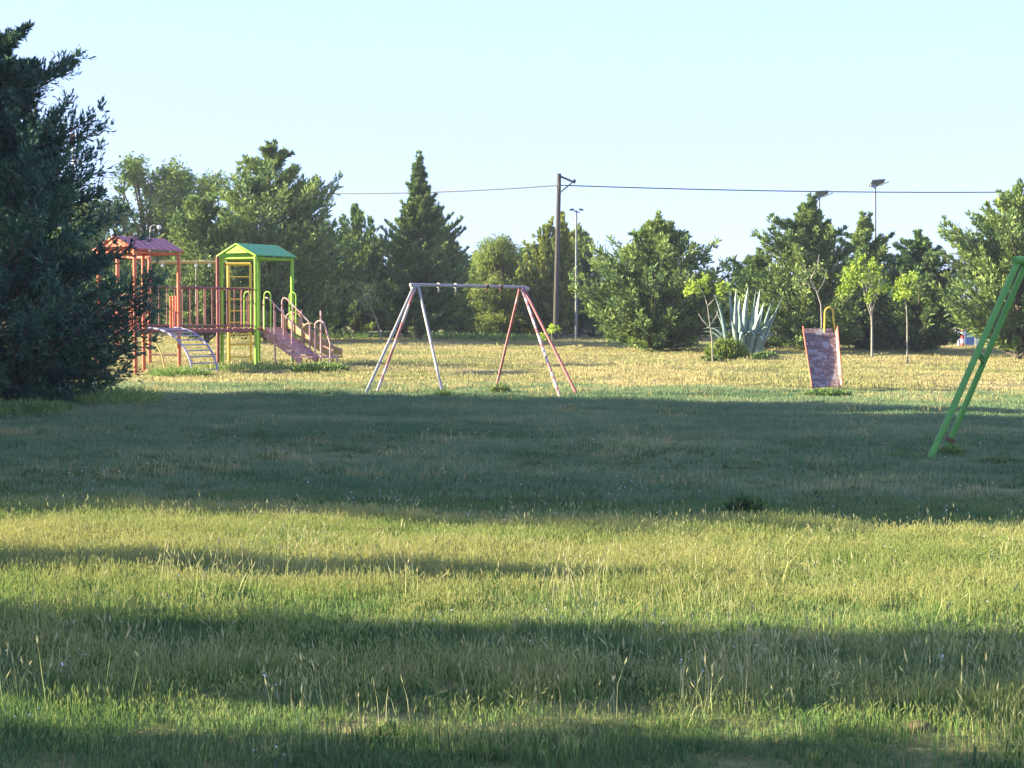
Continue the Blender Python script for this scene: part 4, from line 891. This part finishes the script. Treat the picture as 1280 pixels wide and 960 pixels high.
def lpole():
    b = ground(153, 104); o = empty('slim_pole', b, 'slim pole with a small crossbar in front of the light green tree', 'utility pole'); t = at(155.5, 218, 104)
    mb = MB(b); mb.tube([b - Vector((0, 0, .2)), t], [.09, .07], 10); mb.build('pole_shaft', M['wood_pole'], o)
    mb = MB(b); mb.box(at(155.5, 222, 103.9), (.7, .07, .08)); mb.build('crossbar', M['wood_pole'], o)
    b = ground(188, 86); o = empty('street_lamp', b, 'single armed street lamp with round white head above the red tower roof', 'street lamp')
    mb = MB(b); mb.tube([b - Vector((0, 0, .1)), at(188, 290, 86), at(188.5, 284, 86), at(191, 281.5, 86), at(196, 282, 86)], [.06, .05, .04, .035, .03], 8); mb.build('pole_shaft', M['pole_grey'], o)
    mb = MB(b); c = at(199, 284, 86)
    for k in range(1): mb.tube([c + Vector((0, 0, z)) for z in (-.11, -.08, 0, .07, .10)], [.03, .09, .12, .09, .03], 12)
    mb.build('lamp_head', M['white'], o)
    b = ground(720, 82); o = empty('street_lamp', b, 'slim twin headed street lamp right of the wooden utility pole', 'street lamp')
    mb = MB(b); mb.tube([b - Vector((0, 0, .1)), at(720.5, 263, 82)], [.06, .04], 8); mb.build('pole_shaft', M['pole_grey'], o)
    for sg, y1_ in ((-1, 262.5), (1, 265)):
        mb = MB(b); a = at(720.5, 265, 82); e_ = at(720.5 + sg * 4.5, y1_, 82); mb.tube([a, e_], .03, 6); mb.build('arm', M['pole_grey'], o)
        mb = MB(b); c = at(720.5 + sg * 6, y1_ - .5 if sg < 0 else y1_ - 3, 82); mb.box(c, (.2, .14, .08), (Vector((1, 0, -.25 * sg)).normalized(), Vector((0, 1, 0)), Vector((.25 * sg, 0, 1)).normalized())); mb.build('lamp_head', M['wire'], o)
lpole()

def solar_lamp(px, py_top, D_, label):
    b = ground(px, D_); o = empty('solar_lamp', b, label, 'street lamp')
    mb = MB(b); t = at(px, py_top + 8, D_); mb.tube([b - Vector((0, 0, .1)), t], [.075, .05], 8); mb.build('pole_shaft', M['pole_grey'], o)
    s = scale_at(D_)
    mb = MB(b); c = at(px + 2, py_top + 1, D_); ax = (Vector((1, .2, .08)).normalized(), Vector((-.15, .8, -.45)).normalized()); n_ = ax[0].cross(ax[1]).normalized()
    mb.box(c, (.66, .48, .04), (ax[0], ax[1], n_)); mb.build('solar_panel', M['panel'], o)
    mb = MB(b); mb.box(c - n_ * .035 if n_.z > 0 else c + n_ * .035, (.70, .52, .03), (ax[0], ax[1], n_)); mb.build('panel_frame', M['pole_grey'], o)
    mb = MB(b); mb.tube([at(px - 4, py_top + 5, D_), at(px + 3, py_top + 5, D_)], .05, 6); mb.tube([at(px, py_top + 8, D_), at(px, py_top + 3, D_)], .06, 6); mb.build('bracket', M['pole_grey'], o)
    mb = MB(b); d = Vector((1, 0, .38)).normalized(); mb.box(at(px + 11, py_top + 2.5, D_ - .1), (.5, .2, .07), (d, Vector((0, 1, 0)), Vector((-.38, 0, 1)).normalized())); mb.build('lamp_head', M['lamp_face'], o)
    mb = MB(b); mb.box(at(px - 3, py_top + 5, D_ - .1), (.2, .2, .18)); mb.build('battery_box', M['pole_grey'], o)
solar_lamp(1024, 241, 88, 'solar lamp poking out just above the wind swept juniper')
solar_lamp(1094, 227, 86, 'tallest solar lamp on a white pole, right of the slide')

def mast():
    b = ground(91.5, 150); o = empty('radio_mast', b, 'thin red and white mast rising through the dark juniper boughs', 'mast')
    n = 7
    t = at(91.5, 172, 150)
    for k in range(n):
        mb = MB(b); mb.tube([b.lerp(t, k / n), b.lerp(t, (k + 1) / n - .002)], .10, 8); q = mb.build('mast_section', M['redwhite'] if k % 2 else M['white'], o)
    mb = MB(b); mb.box(at(91, 172, 149.8), (.32, .3, .75)); mb.build('beacon_box', M['red'], o)
    mb = MB(b); mb.box(at(97.5, 204, 149.7), (.45, .3, .65)); mb.box(at(93.5, 204, 149.8), (.3, .06, .06)); mb.build('antenna_panel', M['white'], o)
mast()

# ------------------------------------------------------------------ parked cars and roadside things, glimpsed under the trees
def car(px, D_, rz, paint, label, group='cars parked beyond the trees'):
    b = ground(px, D_); o = empty('parked_car', b + Vector((0, 0, .04)), label, 'car', group); o.rotation_euler.z = rz
    prof = [(-2.05, .35), (-2.08, .75), (-1.95, .92), (-1.2, 1.0), (-.75, 1.0), (1.35, 1.02), (1.85, .95), (2.02, .85), (2.05, .4), (1.9, .28), (-1.9, .26)]
    mb = MB(); mb.prism([(x, -.84, z) for x, z in prof], Vector((0, 1.68, 0))); body = mb.build('body', M[paint], o)
    md = body.modifiers.new('bevel', 'BEVEL'); md.width = .06; md.segments = 2
    cab = [(-.95, 1.0), (-.35, 1.44), (.95, 1.46), (1.6, 1.02)]
    mb = MB()
    n = len(cab); lo = [(x, -.80 if z < 1.1 else -.66, z) for x, z in cab]; hi = [(x, .80 if z < 1.1 else .66, z) for x, z in cab]
    mb.add(lo + hi, [(0, 1, 2, 3), (7, 6, 5, 4), (0, 4, 5, 1), (1, 5, 6, 2), (2, 6, 7, 3)]); mb.build('window', M['glass'], o)
    mb = MB(); mb.box((.3, 0, 1.465), (1.3, 1.3, .03)); mb.build('roof', M[paint], o)
    for x in (-.62, .3, 1.28):
        for s_ in (-1, 1):
            mb = MB(); mb.tube([(x + (-.18 if x < 0 else .12 if x > 1 else 0), s_ * .815, 1.0), (x + (.27 if x < 0 else -.33 if x > 1 else 0), s_ * .675, 1.45)], .03, 5); mb.build('window_pillar', M[paint], o)
    for x in (-1.3, 1.28):
        for s_ in (-1, 1):
            mb = MB(); mb.tube([(x, s_ * .70, .31), (x, s_ * .87, .31)], .31, 18); wv = mb.build('wheel', M['tyre'], o)
            mb = MB(); mb.tube([(x, s_ * .86, .31), (x, s_ * .885, .31)], .19, 14); mb.build('rim', M['pole_grey'], wv)
    for s_ in (-1, 1):
        mb = MB(); mb.box((-2.06, s_ * .6, .76), (.08, .34, .14)); mb.build('headlight', M['lamp_face'], o)
        mb = MB(); mb.box((2.03, s_ * .68, .8), (.06, .2, .2)); mb.build('tail_light', M['red'], o)
    return o
car(775, 91, .1, 'white', 'white parked car glimpsed under the left side of the large rounded juniper')
car(884, 90, .05, 'white', 'white parked car glimpsed between large rounded juniper and lime leaved sapling')
car(1068, 91, -.05, 'white', 'white parked car glimpsed behind the stems of the widest leafy sapling')
car(1030, 100, .0, 'blue', 'blue parked car in deep shade behind the slide')
car(58, 84, .1, 'white', 'white parked car glimpsed through the big dark juniper at the left edge')

def roadside():
    b = ground(1209, 80); s = scale_at(80)
    o = empty('blue_kiosk', b, 'small blue and white ticket booth between the right junipers', 'booth')
    mb = MB(b); mb.box(b + Vector((0, 0, .55)), (.50, .5, 1.1)); mb.build('wall', M['blue'], o)
    mb = MB(b); mb.box(b + Vector((0, 0, 1.14)), (.6, .6, .08)); mb.build('roof', M['white'], o)
    mb = MB(b); mb.box(b + Vector((-.2, -.262, .55)), (.09, .02, 1.08)); mb.build('corner_trim', M['white'], o)
    b = ground(1203, 78.5); o = empty('striped_post', b, 'short red and white striped post beside the blue booth', 'post')
    for k in range(5):
        mb = MB(b); mb.tube([b + Vector((0, 0, .18 * k)), b + Vector((0, 0, .18 * (k + 1) - .002))], .075, 10); mb.build('stripe', M['red' if k % 2 == 0 else 'white'], o)
    for px, lab in ((1199, 'white wooden post left of the red and white striped post'), (1221, 'white wooden post right of the blue booth')):
        b = ground(px, 79); mb = MB(b); mb.box(b + Vector((0, 0, .55)), (.13, .13, 1.2)); mb.box(b + Vector((0, 0, 1.17)), (.18, .18, .05)); q = mb.build('white_post', M['white'], None); q.location = b; tag(q, lab, 'post')
    b = ground(1203, 96); o = empty('blue_sign', b, 'blue sign board on two posts above the blue booth', 'sign')
    mb = MB(b); mb.box(at(1201, 387, 96), (.75, .06, .38)); mb.build('board', M['blue'], o)
    for dx in (-6, 6): mb = MB(b); g = ground(1201 + dx, 96); mb.tube([g, at(1201 + dx, 383, 96.06)], .03, 6); mb.build('leg', M['pole_grey'], o)
roadside()

# small dirt mounds in the near grass
for px, py, lab in ((1150, 912, 'small reddish dirt clod at the near right edge of the lit strip'),):
    b = gpix(px, py); mb = MB(); n = 10; vs = [(0, 0, .034)]; fs = []
    for j, (rr, zz) in enumerate(((.03, .03), (.06, .012), (.085, -.02))):
        for k in range(n): a = 6.283 * k / n; q = rr * random.uniform(.75, 1.25); vs.append((q * math.cos(a), q * .8 * math.sin(a), zz * random.uniform(.7, 1.3)))
    for k in range(n): fs.append((0, 1 + k, 1 + (k + 1) % n))
    for j in range(2):
        for k in range(n): a = 1 + j * n; fs.append((a + k, a + n + k, a + n + (k + 1) % n, a + (k + 1) % n))
    mb.add(vs, fs, True); q = mb.build('dirt_clod', M['dirt'], None); q.location = b; tag(q, lab, 'dirt clod')

# ------------------------------------------------------------------ grass
def blades_mesh(name, n, Rr, h, wd, seed, bend=0.5, mat=None, tone_mu=.5, tone_sd=.16, heads=0.0, clump=1, hs=1.0):
    r = np.random.default_rng(seed)
    if clump > 1:
        c = r.uniform(-1, 1, (max(1, n // clump), 2)) * Rr; xy = c[r.integers(0, len(c), n)] + r.normal(0, .03, (n, 2))
    else: xy = r.uniform(-1, 1, (n, 2)) * Rr
    a = r.uniform(0, 6.283, n); hh = h * np.clip(r.normal(1, .35, n), .3, 2.0); b = bend * r.random(n) ** 1.2
    la = r.uniform(0, 6.283, n); lean = np.stack([np.cos(la), np.sin(la)], 1)
    sd_ = np.stack([np.cos(a), np.sin(a)], 1) * wd * r.uniform(.6, 1.3, n)[:, None]
    V = np.zeros((n, 5, 3)); z = np.zeros
    p0 = xy; p1 = xy + lean * (hh * b * .3)[:, None]; p2 = xy + lean * (hh * b)[:, None]
    V[:, 0, :2] = p0 - sd_; V[:, 1, :2] = p0 + sd_; V[:, 0, 2] = V[:, 1, 2] = -.02
    V[:, 2, :2] = p1 + sd_ * .8; V[:, 3, :2] = p1 - sd_ * .8; V[:, 2, 2] = V[:, 3, 2] = hh * .55
    V[:, 4, :2] = p2; V[:, 4, 2] = hh * (1 - .3 * b)
    verts = V.reshape(-1, 3).tolist(); faces = []
    for i in range(n): k = i * 5; faces += [(k, k + 1, k + 2, k + 3), (k + 3, k + 2, k + 4)]
    tone = np.repeat(np.clip(r.normal(tone_mu, tone_sd, n), 0, 1)[:, None], 5, 1); tone[:, 0:2] -= .12; tone[:, 4] += .08
    tone = tone.reshape(-1).tolist()
    if heads > 0:
        for i in range(n):
            if r.random() > heads: continue
            T = V[i, 4]; d = V[i, 4] - (V[i, 2] + V[i, 3]) / 2; d /= np.linalg.norm(d) + 1e-9
            L = r.uniform(.015, .045) * hs; w_ = wd * r.uniform(1.3, 2.1) * (1 + (hs - 1) * .55)
            for q in (0, 1):
                s1 = np.array([math.cos(a[i] + q * 1.57), math.sin(a[i] + q * 1.57), 0]) * w_; k = len(verts)
                verts += [(T - d * L * .3).tolist(), (T + d * L * .25 + s1).tolist(), (T + d * L).tolist(), (T + d * L * .25 - s1).tolist()]; faces.append((k, k + 1, k + 2, k + 3)); tone += [.85] * 4
    me = bpy.data.meshes.new(name); me.from_pydata(verts, [], faces); me.update()
    at_ = me.attributes.new('tone', 'FLOAT', 'POINT'); at_.data.foreach_set('value', np.array(tone, dtype=np.float32)); me.materials.append(mat)
    return me

def scatter(name, label, pts, rot, scl, var, meshes):
    """one 'stuff' object: a cloud of points carrying instances of the blade tufts"""
    src = bpy.data.collections.new(name + '_tufts')          # never linked to the scene
    for i, me in enumerate(meshes): src.objects.link(bpy.data.objects.new('%s_tuft_%02d' % (name, i), me))
    pts = np.asarray(pts, dtype=np.float32); n = len(pts)
    me = bpy.data.meshes.new(name); me.vertices.add(n); me.vertices.foreach_set('co', pts.reshape(-1))
    for nm, ty, dat, key in (('rot', 'FLOAT_VECTOR', rot, 'vector'), ('scl', 'FLOAT_VECTOR', scl, 'vector'), ('var', 'INT', var, 'value')):
        a = me.attributes.new(nm, ty, 'POINT'); a.data.foreach_set(key, np.asarray(dat, dtype=np.int32 if ty == 'INT' else np.float32).reshape(-1))
    o = bpy.data.objects.new(name, me); COL.objects.link(o)
    ng = bpy.data.node_groups.new(name + '_nodes', 'GeometryNodeTree')
    ng.interface.new_socket('Geometry', in_out='INPUT', socket_type='NodeSocketGeometry'); ng.interface.new_socket('Geometry', in_out='OUTPUT', socket_type='NodeSocketGeometry')
    N = ng.nodes; Lk = ng.links; gi = N.new('NodeGroupInput'); go = N.new('NodeGroupOutput')
    ip = N.new('GeometryNodeInstanceOnPoints'); ci = N.new('GeometryNodeCollectionInfo'); ci.inputs['Collection'].default_value = src
    ci.inputs['Separate Children'].default_value = True; ci.inputs['Reset Children'].default_value = True
    ip.inputs['Pick Instance'].default_value = True
    def na(nm, ty): q = N.new('GeometryNodeInputNamedAttribute'); q.data_type = ty; q.inputs[0].default_value = nm; return q.outputs[0]
    Lk.new(gi.outputs[0], ip.inputs['Points']); Lk.new(ci.outputs[0], ip.inputs['Instance'])
    Lk.new(na('var', 'INT'), ip.inputs['Instance Index'])
    e2r = N.new('FunctionNodeEulerToRotation'); Lk.new(na('rot', 'FLOAT_VECTOR'), e2r.inputs[0]); Lk.new(e2r.outputs[0], ip.inputs['Rotation'])
    Lk.new(na('scl', 'FLOAT_VECTOR'), ip.inputs['Scale']); Lk.new(ip.outputs[0], go.inputs[0])
    md = o.modifiers.new('scatter', 'NODES'); md.node_group = ng
    tag(o, label, kind='stuff'); o['category'] = 'grass'; return o

def vnoise(x, y, s, seed):
    """cheap smooth value noise in numpy"""
    r = np.random.default_rng(seed); g = r.random((256, 256)); u = x * s + 100.3; v = y * s + 50.7
    i = np.floor(u).astype(int); j = np.floor(v).astype(int); fu = u - i; fv = v - j; fu = fu * fu * (3 - 2 * fu); fv = fv * fv * (3 - 2 * fv)
    q = lambda a, b: g[a % 256, b % 256]
    return (q(i, j) * (1 - fu) + q(i + 1, j) * fu) * (1 - fv) + (q(i, j + 1) * (1 - fu) + q(i + 1, j + 1) * fu) * fv

def wedge(n, y0, y1, margin=1.35, extra=1.5):
    """points over the part of the field in view and a step to either side, even per unit of ground"""
    y = np.sqrt(rng.uniform(y0 ** 2, y1 ** 2, n)); x = rng.uniform(-1, 1, n) * (0.291 * y * margin + extra); return x, y

def do_scatter(name, label, x, y, sc_xy, sc_z, meshes, tilt=.06):
    n = len(x); z = gz(x, y); rot = np.stack([rng.normal(0, tilt, n), rng.normal(0, tilt, n), rng.uniform(0, 6.283, n)], 1)
    scl = np.stack([sc_xy, sc_xy, sc_z], 1); return scatter(name, label, np.stack([x, y, z], 1), rot, scl, rng.integers(0, len(meshes), n), meshes)

def build_grass():
    V = 5
    short = [blades_mesh('short_tuft', 380, .24, .033, .0021, 200 + i, .8, M['grass_near'], .48) for i in range(V)]
    mid = [blades_mesh('mid_tuft', 260, .38, .045, .0052, 210 + i, .8, M['grass_short'], .5) for i in range(V)]
    far = [blades_mesh('far_tuft', 240, .7, .038, .010, 220 + i, .8, M['grass_far'], .55, .07) for i in range(V)]
    tall = [blades_mesh('tall_tuft', 150, .22, .07, .0017, 230 + i, .5, M['grass_tall'], .5, .22, heads=.8, clump=4, hs=.85) for i in range(V)]
    stalk = [blades_mesh('stalk_tuft', 6, .14, .20, .0018, 240 + i, .45, M['stalk'], .55, .2, heads=.95, hs=1.45) for i in range(8)]
    green = [blades_mesh('green_tuft', 70, .14, .04, .0055, 250 + i, 1.0, M['clover'], .5, .2) for i in range(V)]
    # near floor
    x, y = wedge(3600, 4.5, 17); do_scatter('short_grass', 'short green and straw grass of the near field', x, y, rng.uniform(.8, 1.2, len(x)), rng.uniform(.7, 1.3, len(x)) * (0.7 + .7 * vnoise(x, y, .8, 1)), short)
    x, y = wedge(5400, 16, 42, 1.2); k = vnoise(x * .6, y, .9, 33) * .65 + vnoise(x, y, 3.2, 34) * .35 < .74; x, y = x[k], y[k]; do_scatter('mown_grass', 'short mown grass of the shaded middle field', x, y, rng.uniform(.8, 1.25, len(x)), rng.uniform(.6, 1.3, len(x)) * (0.6 + .8 * vnoise(x, y, .6, 2)), mid)
    x, y = wedge(6000, 38, 92, 1.15); k = vnoise(x * .6, y, .55, 31) * .65 + vnoise(x, y, 2.2, 32) * .35 < .66; x, y = x[k], y[k]; do_scatter('dry_grass', 'sunlit dry grass of the far field', x, y, rng.uniform(.8, 1.3, len(x)), rng.uniform(.5, 1.4, len(x)) * (0.5 + 1.0 * vnoise(x, y, .35, 3)), far)
    # tall meadow band
    x, y = wedge(6200, 6.6, 15.2)
    edge = 14.6 - .14 * x + .5 * (vnoise(x, y * 0, 1.2, 9) - .5)
    dens = .12 + .9 * np.clip((y - 9.9) / 1.2, 0, 1) + .5 * np.exp(-((y - 8.05 + .16 * x) / .3) ** 2)
    nz = vnoise(x, y, 1.4, 4) * .6 + vnoise(x, y, 4, 5) * .4
    k = (y < edge) & (rng.random(len(x)) < dens * (0.35 + 1.1 * nz)); x, y, nz = x[k], y[k], nz[k]
    do_scatter('tall_grass', 'tall seeding meadow grass across the foreground', x, y, rng.uniform(.8, 1.2, len(x)), (.55 + .75 * nz) * rng.uniform(.8, 1.25, len(x)), tall)
    x, y = wedge(3300, 6.6, 15.6)
    nz = vnoise(x, y, 1.0, 6) * .55 + vnoise(x, y, 3.2, 7) * .45
    dens = .10 + .42 * np.clip((y - 9.6) / 1.5, 0, 1) + 0.8 * np.exp(-((y - 8.0 + .05 * x) / .45) ** 2) + .0 * y
    k = (y < 14.8 - .14 * x) & (rng.random(len(x)) < dens * np.clip(3.2 * (nz - .33), 0, 1.3)); x, y, nz = x[k], y[k], nz[k]
    do_scatter('seed_stalks', 'pale upright seed stalks standing above the foreground grass', x, y, rng.uniform(.8, 1.3, len(x)), rng.uniform(.55, 1.15, len(x)) * (1 - .35 * np.clip((y - 10.5) / 2, 0, 1)), stalk, .12)
    x, y = wedge(3400, 5, 26); nz = vnoise(x, y, .9, 8); k = rng.random(len(x)) < np.clip((nz - .3) * 3, 0, 1); x, y = x[k], y[k]
    do_scatter('broad_weeds', 'broad leaved green weeds low among the grass', x, y, rng.uniform(.7, 1.5, len(x)), rng.uniform(.6, 1.3, len(x)), green, .15)
    # rougher taller stems scattered in the mid and far field
    tuftm = [blades_mesh('rough_tuft', 40, .22, .10, .006, 260 + i, .6, M['grass_far'], .5, .15, heads=.15) for i in range(4)]
    x, y = wedge(1700, 17, 88, 1.15); nz = vnoise(x, y, .25, 10); k = rng.random(len(x)) < np.clip((nz - .3) * 2.2, 0.05, 1); x, y = x[k], y[k]
    do_scatter('rough_grass', 'scattered rough tufts over the middle and far field', x, y, rng.uniform(.8, 1.6, len(x)), rng.uniform(.5, 1.2, len(x)), tuftm, .1)
build_grass()

def flowers():
    ms = []
    for i in range(4):
        r = np.random.default_rng(400 + i); mb = MB()
        for k in range(r.integers(1, 4)):
            x, y, z = r.normal(0, .05), r.normal(0, .05), r.uniform(.05, .11); n_ = 6; q = r.uniform(.004, .008); tl = r.normal(0, .4, 2)
            ring = [(x + q * math.cos(a) * (1 if j % 2 else .55), y + q * math.sin(a) * (1 if j % 2 else .55), z + q * (math.cos(a) * tl[0] + math.sin(a) * tl[1])) for j, a in enumerate(np.linspace(0, 6.283, 2 * n_, endpoint=False))]
            mb.add([(x, y, z + .004)] + ring, [(0, 1 + j, 1 + (j + 1) % (2 * n_)) for j in range(2 * n_)])
            mb.add([(x - .001, y, 0), (x + .001, y, 0), (x, y, z)], [(0, 1, 2)])
        me = bpy.data.meshes.new('flower_tuft'); me.from_pydata(mb.v, [], mb.f); me.materials.append(M['white']); ms.append(me)
    x, y = wedge(420, 5.2, 24); nz = vnoise(x, y, .7, 40); k = nz > .5; x, y = x[k], y[k]
    do_scatter('wild_flowers', 'tiny pale wild flowers dotted through the grass', x, y, np.ones(len(x)), rng.uniform(.7, 1.3, len(x)), ms)
flowers()

# ------------------------------------------------------------------ evening air
def haze():
    mb = MB(); mb.box((0, 70, 13), (420, 210, 30)); m = bpy.data.materials.new('thin_air'); m.use_nodes = True; t = m.node_tree
    t.nodes.remove(t.nodes['Principled BSDF']); v = t.nodes.new('ShaderNodeVolumePrincipled'); v.inputs['Density'].default_value = 0.0005; v.inputs['Color'].default_value = (.86, .94, 1, 1)
    v.inputs['Anisotropy'].default_value = 0.2
    t.links.new(v.outputs[0], t.nodes['Material Output'].inputs['Volume'])
    o = mb.build('haze', m, None); tag(o, 'thin pale evening haze over the field', kind='stuff')
haze()
